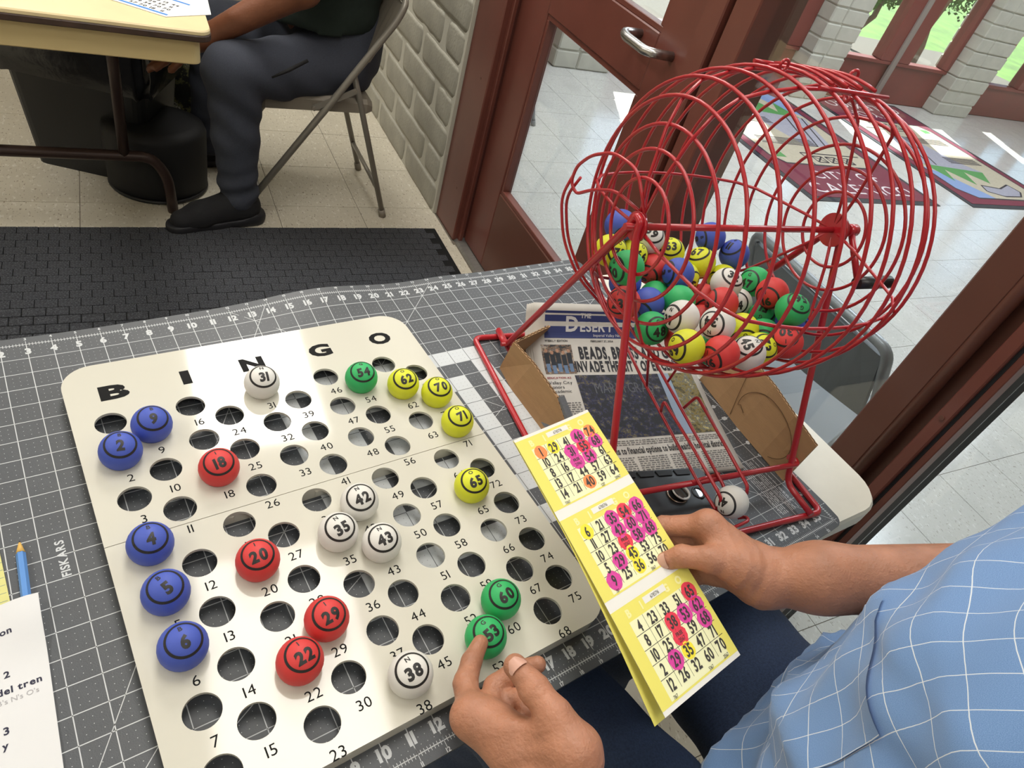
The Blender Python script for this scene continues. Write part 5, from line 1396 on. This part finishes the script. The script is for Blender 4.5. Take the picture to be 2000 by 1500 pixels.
# left hand: index stretched to ball fifty-three, thumb up front
LW = at(1118, 1580, 23.6)
L_IM, L_IP, L_ID, L_IT = at(921, 1400, 24.3), at(909, 1335, 25.2), at(921, 1292, 25.75), at(938, 1256, 26.15)
L_MM, L_MP, L_MD, L_MT = at(950, 1402, 24.5), at(968, 1342, 25.3), at(1006, 1312, 25.3), at(1050, 1298, 25.0)
L_RM, L_RP, L_RD, L_RT = at(985, 1426, 24.6), at(985, 1372, 25.1), at(1020, 1362, 24.9), at(1030, 1392, 24.5)
L_PM, L_PP, L_PD, L_PT = at(1020, 1460, 24.7), at(1015, 1402, 25.0), at(1044, 1398, 24.6), at(1046, 1424, 24.4)
L_TC, L_TM, L_TI, L_TT = at(1120, 1470, 22.9), at(1085, 1402, 22.75), at(1044, 1346, 22.9), at(1006, 1300, 23.2)
L_EL = np.array((14.2, -11.0, 3.5)); LF1 = LW + (L_EL - LW) * .45
def hand_l(P):
    d = blend(P, [(LW, LF1, 1.0, 1.3, .6), (LF1, L_EL, 1.3, 1.65, .8),
        (LW, L_IM, .9, .55, .5), (LW, L_MM, .92, .58, .5), (LW, L_RM, .9, .55, .5), (LW, L_PM, .85, .5, .5), (L_IM, L_PM, .52, .48, .3),
        (LW, L_TC, .9, .78, .5), (L_TC, L_TM, .78, .54, .35), (L_TM, L_TI, .50, .46, .25), (L_TI, L_TT, .46, .37, .15), (L_TC, L_IM, .55, .5, .6),
        (L_IM, L_IP, .47, .41, .2), (L_IP, L_ID, .41, .36, .12), (L_ID, L_IT, .36, .29, .1),
        (L_MM, L_MP, .46, .41, .1), (L_MP, L_MD, .41, .36, .1), (L_MD, L_MT, .36, .29, .1),
        (L_RM, L_RP, .44, .39, .1), (L_RP, L_RD, .39, .34, .08), (L_RD, L_RT, .34, .28, .08),
        (L_PM, L_PP, .40, .34, .1), (L_PP, L_PD, .34, .29, .08), (L_PD, L_PT, .29, .24, .08)], .3)
    w = (P - LW) @ ((L_TI - LW) / np.linalg.norm(L_TI - LW))
    for c, L in ((L_TI, .34), (L_IP, .3)):
        q = np.linalg.norm(P - c, axis=-1); d = d + .024 * np.sin(24 * w) * np.exp(-(q / .45) ** 2)
    q = np.linalg.norm(P - (L_TM + L_IM) / 2, axis=-1)
    d = d + .045 * np.sin(7 * w + 2 * np.sin(2.4 * P[..., 0])) * np.exp(-(q / 1.1) ** 2)
    q = np.linalg.norm(P - (L_TC + LW) / 2, axis=-1); d = d + .025 * np.sin(10 * w + 1.5 * np.sin(3 * P[..., 1])) * np.exp(-(q / 1.5) ** 2)
    return d
def body1(P):
    return blend(P, [((25.3, -12.2, -7), (25.8, -11.6, 11), 5.6, 5.4), ((19.6, -11.9, 12.6), (32.2, -11.9, 12.6), 2.1, 2.1, 1.5), ((25.8, -11.8, 14), (25.6, -10.8, 20), 2.4, 2.3, 1.2), ('e', (25.4, -9.8, 25), (3.2, 4.1, 5.0), .8), ((25.4, -5.6, 25), (25.4, -5.3, 24), .4, .5, .4),
        ('e', (22.2, -9.6, 25), (.4, .8, 1.2), .2), ('e', (28.6, -9.6, 25), (.4, .8, 1.2), .2),
        ((19.0, -12, 12.4), L_EL, 1.9, 1.7, .8), ((32.6, -11.6, 12.2), R_EL, 1.9, 1.7, .8),
        ((22, -11, -8), (18.6, 4, -7.4), 2.4, 2.0, 1), ((18.6, 4, -7.4), (18.2, 3, -26), 1.9, 1.4, 1), ((30, -11, -8), (29.2, 4.4, -7), 2.4, 2.0, 1), ((29.2, 4.4, -7), (28.8, 3.4, -26), 1.9, 1.4, 1)], .6)
def box_of(pts, r):
    a = np.array(pts); return a.min(0) - r, a.max(0) + r
Vb, Fb = surface_net(body1, (10, -19, -28), (38, 8, 32), .45)
lo_, hi_ = box_of([RW, RF1, R_EL, R_IP, R_TT, R_PT, R_ID, R_MD], 1.9); Vr, Fr = surface_net(hand_r, lo_, hi_, .07)
lo_, hi_ = box_of([LW, LF1, L_EL, L_IT, L_TT, L_PT, L_MT, L_TC], 1.9); Vl, Fl = surface_net(hand_l, lo_, hi_, .07)
mb = MB(); off = 0
for V, F in ((Vb, Fb), (Vr, Fr), (Vl, Fl)):
    mb.v += V.tolist(); mb.f += (F + off).tolist(); off += len(V)
mb.sm = [True] * len(mb.f); mb.mi = [0] * len(mb.f)
man = mb.build('person', M_SKIN, None, (25, -10, FLOOR))
tag(man, 'man in a pale blue checked shirt holding bingo cards and reaching for a green ball', 'person')
def nail(tip, prev, r, toward, w=.30, L=.40):
    d = tip - prev; d /= np.linalg.norm(d); n = toward - d * (toward @ d); n /= np.linalg.norm(n); s = np.cross(d, n); mb = MB(); vs = []; NU, NV = 9, 9
    for j in range(NV):
        b = -1 + 2 * j / (NV - 1)
        for i in range(NU):
            a = -1 + 2 * i / (NU - 1); ang = a * .85 * math.sqrt(max(0, 1 - .35 * max(0, abs(b)) ** 4))
            p = tip + d * (b * L * .5 + .04) ; rr = r * (1.0 - .16 * b)
            vs.append(p + rr * (math.cos(ang) * n + math.sin(ang) * s) + n * (.03 - .05 * abs(a) ** 4))
    fs = [(j * NU + i, j * NU + i + 1, (j + 1) * NU + i + 1, (j + 1) * NU + i) for j in range(NV - 1) for i in range(NU - 1)]
    K = len(vs); vs2 = [v - n * .03 for v in vs]; mb.add(vs + vs2, fs + [tuple(reversed([q + K for q in f])) for f in fs], True); return mb.build('fingernail', M_NAIL, man)
tocam = lambda p: (CAM_C - p) / np.linalg.norm(CAM_C - p)
nail(L_TT - (L_TT - L_TI) * .14, L_TI, .392, tocam(L_TT) + CAM_R[0] * .15)
nail(R_TT - (R_TT - R_TI) * .16, R_TI, .352, tocam(R_TT) + CAM_R[1] * -.1)

# ---- shirt: lofted torso with folds, collar opening, sleeves; pale window check woven in
def shirt_mat():
    m = bpy.data.materials.new('shirt_blue_window_check'); m.use_nodes = True; n = m.node_tree.nodes; l = m.node_tree.links; b = n['Principled BSDF']
    b.inputs['Roughness'].default_value = .9; b.inputs['Sheen Weight'].default_value = .2
    uv = n.new('ShaderNodeUVMap'); uv.uv_map = 'UVMap'; sp = n.new('ShaderNodeSeparateXYZ')
    ns = n.new('ShaderNodeTexNoise'); ns.inputs['Scale'].default_value = 1.2; l.new(uv.outputs[0], ns.inputs['Vector'])
    mx = n.new('ShaderNodeMix'); mx.data_type = 'VECTOR'; mx.inputs[0].default_value = .04; l.new(uv.outputs[0], mx.inputs[4]); l.new(ns.outputs['Color'], mx.inputs[5]); l.new(mx.outputs[1], sp.inputs[0])
    outs = []
    for ax in (0, 1):
        fr_ = n.new('ShaderNodeMath'); fr_.operation = 'FRACT'; l.new(sp.outputs[ax], fr_.inputs[0])
        c = n.new('ShaderNodeMath'); c.operation = 'LESS_THAN'; c.inputs[1].default_value = .024; l.new(fr_.outputs[0], c.inputs[0]); outs.append(c.outputs[0])
    mxx = n.new('ShaderNodeMath'); mxx.operation = 'MAXIMUM'; l.new(outs[0], mxx.inputs[0]); l.new(outs[1], mxx.inputs[1])
    t2_ = n.new('ShaderNodeTexNoise'); t2_.inputs['Scale'].default_value = 60; t2_.inputs['Detail'].default_value = 6; l.new(uv.outputs[0], t2_.inputs['Vector'])
    r = n.new('ShaderNodeValToRGB'); r.color_ramp.elements[0].color = (*srgb('#5d80b2'), 1); r.color_ramp.elements[1].color = (*srgb('#7a9dca'), 1); r.color_ramp.elements[0].position = .35; r.color_ramp.elements[1].position = .65; l.new(t2_.outputs['Fac'], r.inputs[0])
    w = n.new('ShaderNodeMix'); w.data_type = 'RGBA'; l.new(mxx.outputs[0], w.inputs[0]); l.new(r.outputs[0], w.inputs[6]); w.inputs[7].default_value = (*srgb('#d3dbe2'), 1); l.new(w.outputs[2], b.inputs['Base Color'])
    wv = n.new('ShaderNodeTexNoise'); wv.inputs['Scale'].default_value = 140; l.new(uv.outputs[0], wv.inputs['Vector']); bp = n.new('ShaderNodeBump'); bp.inputs['Strength'].default_value = .12; bp.inputs['Distance'].default_value = .001; l.new(wv.outputs['Fac'], bp.inputs['Height']); l.new(bp.outputs[0], b.inputs['Normal'])
    return m
M_SHIRT = shirt_mat()
SEC = [(-7.2, 25.5, -11.8, 7.4, 5.8), (-5.0, 25.5, -11.6, 7.9, 6.3), (-2.5, 25.5, -11.5, 8.2, 6.8), (0, 25.5, -11.5, 8.4, 7.0), (3, 25.5, -11.5, 8.4, 7.1), (6, 25.6, -11.5, 8.4, 7.0), (9, 25.7, -11.5, 8.5, 6.9), (11.5, 25.8, -11.6, 8.6, 6.5), (13.5, 25.8, -11.9, 8.3, 5.4), (15.2, 25.8, -12.0, 6.2, 3.9), (16.6, 25.8, -12.0, 3.2, 2.9)]
SZ = np.array([s[0] for s in SEC])
def sec(z): return [float(np.interp(z, SZ, [s[i] for s in SEC])) for i in range(1, 5)]
def fold(a, z):
    """folds of the cloth; a measured so that 90 deg is the belly front"""
    f = .34 * (1 - 2 * abs(math.sin(1.55 * a + .45 * z + .6 * math.sin(.5 * z)))**.8) * math.exp(-((z - 1.0) / 5.0) ** 2)
    f += .30 * (1 - 2 * abs(math.sin(2.65 * a - .62 * z + .5)) ** .7) * math.exp(-((z - 4) / 6) ** 2)
    f += .10 * math.sin(9 * a + 1.9 * z) + .07 * math.sin(13 * a - 1.1 * z + 2 * math.sin(z))
    f += .22 * math.sin(7 * a + .3 * z) * max(0, min(1, (-z) / 5))
    return f
na, nz = 150, 110; vs = []; uvs = []
for j in range(nz + 1):
    z = -7.2 + (16.6 + 7.2) * j / nz; cx, cy, rx, ry = sec(z)
    for i in range(na):
        a = 2 * math.pi * i / na; fd = fold(a, z) * min(1, (16.6 - z) / 4)
        x = cx + (rx + fd) * math.copysign(abs(math.cos(a)) ** .85, math.cos(a)); y = cy + (ry + fd) * math.copysign(abs(math.sin(a)) ** .9, math.sin(a))
        hem = .5 * math.sin(3 * a) * max(0, 1 - j / 6)
        vs.append((x, y, z + hem)); uvs.append((a * 7.9 / 1.05 + .25 * fd, z / 1.05 + .4 * fd))
fs = [(j * na + i, j * na + (i + 1) % na, (j + 1) * na + (i + 1) % na, (j + 1) * na + i) for j in range(nz) for i in range(na)]
def uv_mesh(name, vs, fs, uvs, m, parent):
    mb = MB(); mb.add(vs, fs, True); o = mb.build(name, m, parent); me = o.data; lay = me.uv_layers.new(name='UVMap')
    for p in me.polygons:
        q = [uvs[me.loops[li].vertex_index] for li in p.loop_indices]; mxu = max(t[0] for t in q)
        for li, t in zip(p.loop_indices, q): lay.data[li].uv = (t[0] + (2 * math.pi * 7.9 / 1.05 if mxu - t[0] > 10 else 0), t[1])
    return o
so_ = uv_mesh('shirt', vs, fs, uvs, M_SHIRT, man)
def sleeve(path, rad, nm='sleeve'):
    P = [np.array(p, float) for p in path]; n_a, n_l = 40, 26; vs = []; uvs = []
    T = P[-1] - P[0]; T /= np.linalg.norm(T); e1 = np.cross(T, (0, 0, 1)); e1 /= np.linalg.norm(e1); e2 = np.cross(T, e1)
    for j in range(n_l + 1):
        t = j / n_l * (len(P) - 1); k = min(int(t), len(P) - 2); c = P[k] * (1 - t + k) + P[k + 1] * (t - k); r = np.interp(t, range(len(rad)), rad)
        for i in range(n_a):
            a = 2 * math.pi * i / n_a; q = r + .12 * math.sin(4 * a + j * .7) + .08 * math.sin(j * 1.1)
            vs.append(c + q * (math.cos(a) * e1 + math.sin(a) * e2)); uvs.append((a * 2.7 / 1.05, j * .33))
    fs = [(j * n_a + i, j * n_a + (i + 1) % n_a, (j + 1) * n_a + (i + 1) % n_a, (j + 1) * n_a + i) for j in range(n_l) for i in range(n_a)]
    mb = MB(); mb.add(vs, fs, True); o = mb.build(nm, M_SHIRT, man); lay = o.data.uv_layers.new(name='UVMap')
    for p in o.data.polygons:
        q = [uvs[o.data.loops[li].vertex_index] for li in p.loop_indices]; mxu = max(t[0] for t in q)
        for li, t in zip(p.loop_indices, q): lay.data[li].uv = (t[0] + (2 * math.pi * 2.7 / 1.05 if mxu - t[0] > 6 else 0), t[1])
sleeve([(30.0, -12.2, 14.2), (32.4, -11.8, 12.9), (32.9, -10.6, 11.2), (31.9, -9.0, 9.4)], [1.2, 3.1, 3.1, 2.75])
sleeve([(21.4, -12.2, 14.4), (19.2, -12.1, 13.0), (17.9, -12.0, 10.6), (16.0, -11.6, 7.0)], [1.2, 3.1, 3.1, 2.75])
# chest pocket: a patch lying on the cloth
def surf(a, z, e):
    cx, cy, rx, ry = sec(z); fd = fold(a, z) + e
    return (cx + (rx + fd) * math.copysign(abs(math.cos(a)) ** .85, math.cos(a)), cy + (ry + fd) * math.copysign(abs(math.sin(a)) ** .9, math.sin(a)), z)
A0, A1, Z0, Z1 = math.radians(107), math.radians(143), 4.4, 9.4; nu, nv = 14, 14; vs = []; uvs = []
for j in range(nv + 1):
    for i in range(nu + 1):
        a = A0 + (A1 - A0) * i / nu; z = Z0 + (Z1 - Z0) * j / nv + (.5 * (1 - abs(i - nu / 2) / (nu / 2)) * -1 if j == 0 else 0)
        vs.append(surf(a, z, .05 + (.07 if j == nv else 0))); uvs.append((a * 7.9 / 1.05, z / 1.05))
fs = [(j * (nu + 1) + i, j * (nu + 1) + i + 1, (j + 1) * (nu + 1) + i + 1, (j + 1) * (nu + 1) + i) for j in range(nv) for i in range(nu)]
uv_mesh('pocket', vs, fs, uvs, M_SHIRT, so_)
# ---- jeans
M_JEAN = mat('denim_dark', '#33415c', 0.9, var=.22, vscale=420, bump=.4, bscale=800, stretch=(1, 1, .5), detail=2)
def jeans(P):
    d = blend(P, [((21.4, -11, -7.6), (18.5, 3.6, -7.0), 4.2, 3.3, 1.4), ((18.5, 3.6, -7.0), (18.3, 3.0, -26.5), 3.1, 2.5, 1.2), ((30.2, -11, -7.2), (29.4, 4.2, -6.6), 4.4, 3.6, 1.4), ((29.4, 4.2, -6.6), (28.6, 3.4, -26.5), 3.1, 2.5, 1.2), ((23, -12.6, -8.4), (27.6, -12.6, -8.4), 5.2, 5.2, 2)], .8)
    x, y, z = P[..., 0], P[..., 1], P[..., 2]
    d = d + .10 * np.sin(1.7 * y + .8 * x) * np.exp(-((y + 5) / 4) ** 2) + .09 * np.sin(2.2 * z + x) * np.exp(-((z + 14) / 5) ** 2)
    return np.maximum(np.maximum(d, -(z + 27.2)), z + 2.8)
jo = organic('jeans', jeans, (13, -20, -28), (36, 9, -2), .34, M_JEAN, man)
for cx_ in (18.3, 28.6):
    organic('shoe', lambda P: np.maximum(blend(P, [((cx_, 2.4, FLOOR + 1.6), (cx_, 10.0, FLOOR + 1.3), 1.7, 1.5, .8), ((cx_, 3.0, FLOOR + 2), (cx_, 3.0, FLOOR + 4), 1.7, 1.6, .8)], .6), -(P[..., 2] - FLOOR - .02)), (cx_ - 3, -1, FLOOR - .3), (cx_ + 3, 13, FLOOR + 6.5), .35, M_SHOE, man)
hair = organic('hair', lambda P: np.maximum(sd_ell(P, (25.4, -10.3, 25.6), (3.45, 4.3, 5.0)), -(P[..., 2] - 25.2 + .6 * (P[..., 1] + 9.8))), (20, -17, 18), (31, -3, 33), .4, mat('hair_grey', '#5a5654', 0.8), man)

# ================================================================ bingo card strip in the hand
K_TL, K_TR, K_BR, K_BL = (np.array(p) for p in ((17.77, 7.11, 5.70), (21.76, 7.40, 5.84), (21.24, -3.35, 4.22), (17.25, -3.64, 4.08)))
KN = np.cross(K_TR - K_TL, K_BL - K_TL); KN /= np.linalg.norm(KN); KN = KN if KN[2] > 0 else -KN
def K(a, b, e=0.0):
    p = (K_TL * (1 - a) + K_TR * a) * (1 - b) + (K_BL * (1 - a) + K_BR * a) * b
    return p + KN * (e + .10 * math.sin(math.pi * b) - .05 * math.sin(math.pi * a))
M_KW = mat('card_paper_white', '#e6e4dc', 0.7); M_KY = mat('card_print_yellow', '#e6dc6a', 0.65); M_KC = mat('card_print_pale_yellow', '#ecebbd', 0.65); M_KI = mat('card_ink', '#3a3634', 0.6); M_KL = mat('card_letters_pale', '#efe9a2', 0.65)
M_DM = mat('daub_magenta', '#d6429a', 0.55, var=.10, vscale=300); M_DR = mat('daub_red', '#e0394e', 0.55, var=.10, vscale=300); M_DO = mat('daub_orange', '#f08a4e', 0.55, var=.1, vscale=300); M_DY = mat('daub_yellow', '#f0e03a', 0.55)
strip_ = thing('bingo_card_strip', (19.5, 2, 4), 'yellow strip of three daubed bingo cards held in the hand', 'bingo card')
def kgrid(mb, a0, b0, a1, b1, e, th=0.0, fn=K):
    na_, nb_ = max(1, int((a1 - a0) * 6)), max(1, int((b1 - b0) * 26))
    vs = [fn(a0 + (a1 - a0) * i / na_, b0 + (b1 - b0) * j / nb_, e) for j in range(nb_ + 1) for i in range(na_ + 1)]
    fs = [(j * (na_ + 1) + i, (j + 1) * (na_ + 1) + i, (j + 1) * (na_ + 1) + i + 1, j * (na_ + 1) + i + 1) for j in range(nb_) for i in range(na_)]
    mb.add(vs, fs, True)
    if th:
        vs2 = [fn(a0 + (a1 - a0) * i / na_, b0 + (b1 - b0) * j / nb_, e - th) for j in range(nb_ + 1) for i in range(na_ + 1)]; mb.add(vs2, [tuple(reversed(f)) for f in fs], True)
mb = MB(); kgrid(mb, 0, 0, 1, 1, 0, .012); mb.build('front_sheet', M_KW, strip_)
def K2(a, b, e=0.0): return K(a - .02 * b, b * 1.005, e) - KN * (.06 + 1.0 * max(0, b - .35) ** 1.5) + (K_TL - K_TR) / 4 * (.12 * max(0, b - .4))
mb = MB(); kgrid(mb, 0, 0, 1, 1, 0, .012, K2); mb.build('back_sheet', M_KY, strip_)
KW_, KH_ = 4.0, 10.9
def kpatch(nm, m, a0, b0, a1, b1, e):
    mb = MB(); kgrid(mb, a0, b0, a1, b1, e); return mb.build(nm, m, strip_)
def ktext(nm, s, a, b, h, style='b', xs=.62, m=M_KI, e=.022, rot=0.0, maxw=None):
    V, F, w = text2d(s, style, .12, xs); mb = MB(); k = h
    mb.add([K(a + x * h / KW_, b - y * h / KH_, e) for x, y in V], F); return mb.build(nm, m, strip_)
def kdisc(nm, m, a, b, r, e=.012):
    mb = MB(); rs_ = random.Random(int(a * 1000 + b * 77)); vs = [K(a, b, e)] + [K(a + (r * rs_.uniform(.93, 1.05)) * math.cos(t) / KW_, b + (r * 1.06 * rs_.uniform(.94, 1.05)) * math.sin(t) / KH_, e) for t in np.linspace(0, 2 * math.pi, 23)[:-1]]
    mb.add(vs, [(0, i + 1, (i + 1) % 22 + 1) for i in range(22)]); mb.build(nm, m, strip_)
CARDS = [(.012, .305, [[1, 29, 41, 46, 74], [10, 24, 31, 55, 68], [8, 16, 0, 54, 61], [13, 17, 44, 57, 63], [14, 21, 40, 59, 64]], {46: 'm', 55: 'r', 68: 'm', 31: 'm', 54: 'm', 0: 'm', 1: 'o', 74: 'o', 40: 'o', 29: 'y'}, '20967', ('7067', '5217', '20967')),
         (.342, .640, [[6, 21, 35, 54, 66], [11, 27, 42, 60, 71], [10, 23, 0, 58, 68], [5, 29, 45, 53, 75], [9, 25, 36, 56, 70]], {35: 'm', 54: 'r', 66: 'm', 42: 'm', 60: 'm', 71: 'm', 58: 'm', 68: 'm', 0: 'r', 29: 'm', 9: 'm', 6: 'y', 45: 'y', 36: 'y'}, '21267', ('7117', '3567', '21267')),
         (.677, .985, [[4, 23, 33, 51, 65], [8, 17, 38, 53, 62], [10, 25, 0, 59, 68], [2, 29, 35, 47, 71], [12, 26, 32, 60, 70]], {65: 'r', 53: 'm', 62: 'm', 68: 'm', 38: 'r', 0: 'r', 29: 'm', 35: 'y'}, '21567', ('7167', '5367', '21567'))]
for b0, b1, rows, daub, free, small in CARDS:
    H = b1 - b0
    kpatch('yellow_border', M_KY, .0, b0, 1.0, b1, .004)
    kpatch('pale_centre', M_KC, .13, b0 + H * .17, .90, b1 - H * .02, .007)
    for i, ch in enumerate('BINGO'):
        a = .17 + .165 * i
        if i != 2: ktext('column_letter', ch, a, b0 + H * .09, .26, 'x', .9, M_KL, .010)
    kpatch('serial_box', M_KW, .38, b0 + H * .035, .66, b0 + H * .105, .010); ktext('serial_number', '6785716', .52, b0 + H * .072, .13, 'r', .72)
    g0, g1, h0, h1 = .13, .95, b0 + H * .17, b0 + H * .93; cw, chh = (g1 - g0) / 5, (h1 - h0) / 5
    mb = MB()
    for i in range(1, 5):
        a = g0 + cw * i; kgrid(mb, a - .002, h0, a + .002, h1 + .0, .009); b = h0 + chh * i; kgrid(mb, g0, b - .0009, g1, b + .0009, .009)
    mb.build('grid_lines', M_KI, strip_)
    for r_ in range(5):
        for c_ in range(5):
            v = rows[r_][c_]; a = g0 + cw * (c_ + .5); b = h0 + chh * (r_ + .52)
            if v in daub:
                kdisc('daub', {'m': M_DM, 'r': M_DR, 'o': M_DO, 'y': M_DY}[daub[v]], a, b, .33 if daub[v] in 'mr' else .29)
            if v: ktext('card_number', str(v), a, b, .37, 'b', .66)
            else: ktext('free_space', 'FREE', a, b - .008, .12, 'b', .8); ktext('free_space', free, a, b + .010, .14, 'r', .7)
    for s_, a in zip(small, (.19, .66, .86)): ktext('small_number', s_, a, b1 - H * .035, .115, 'r', .72)
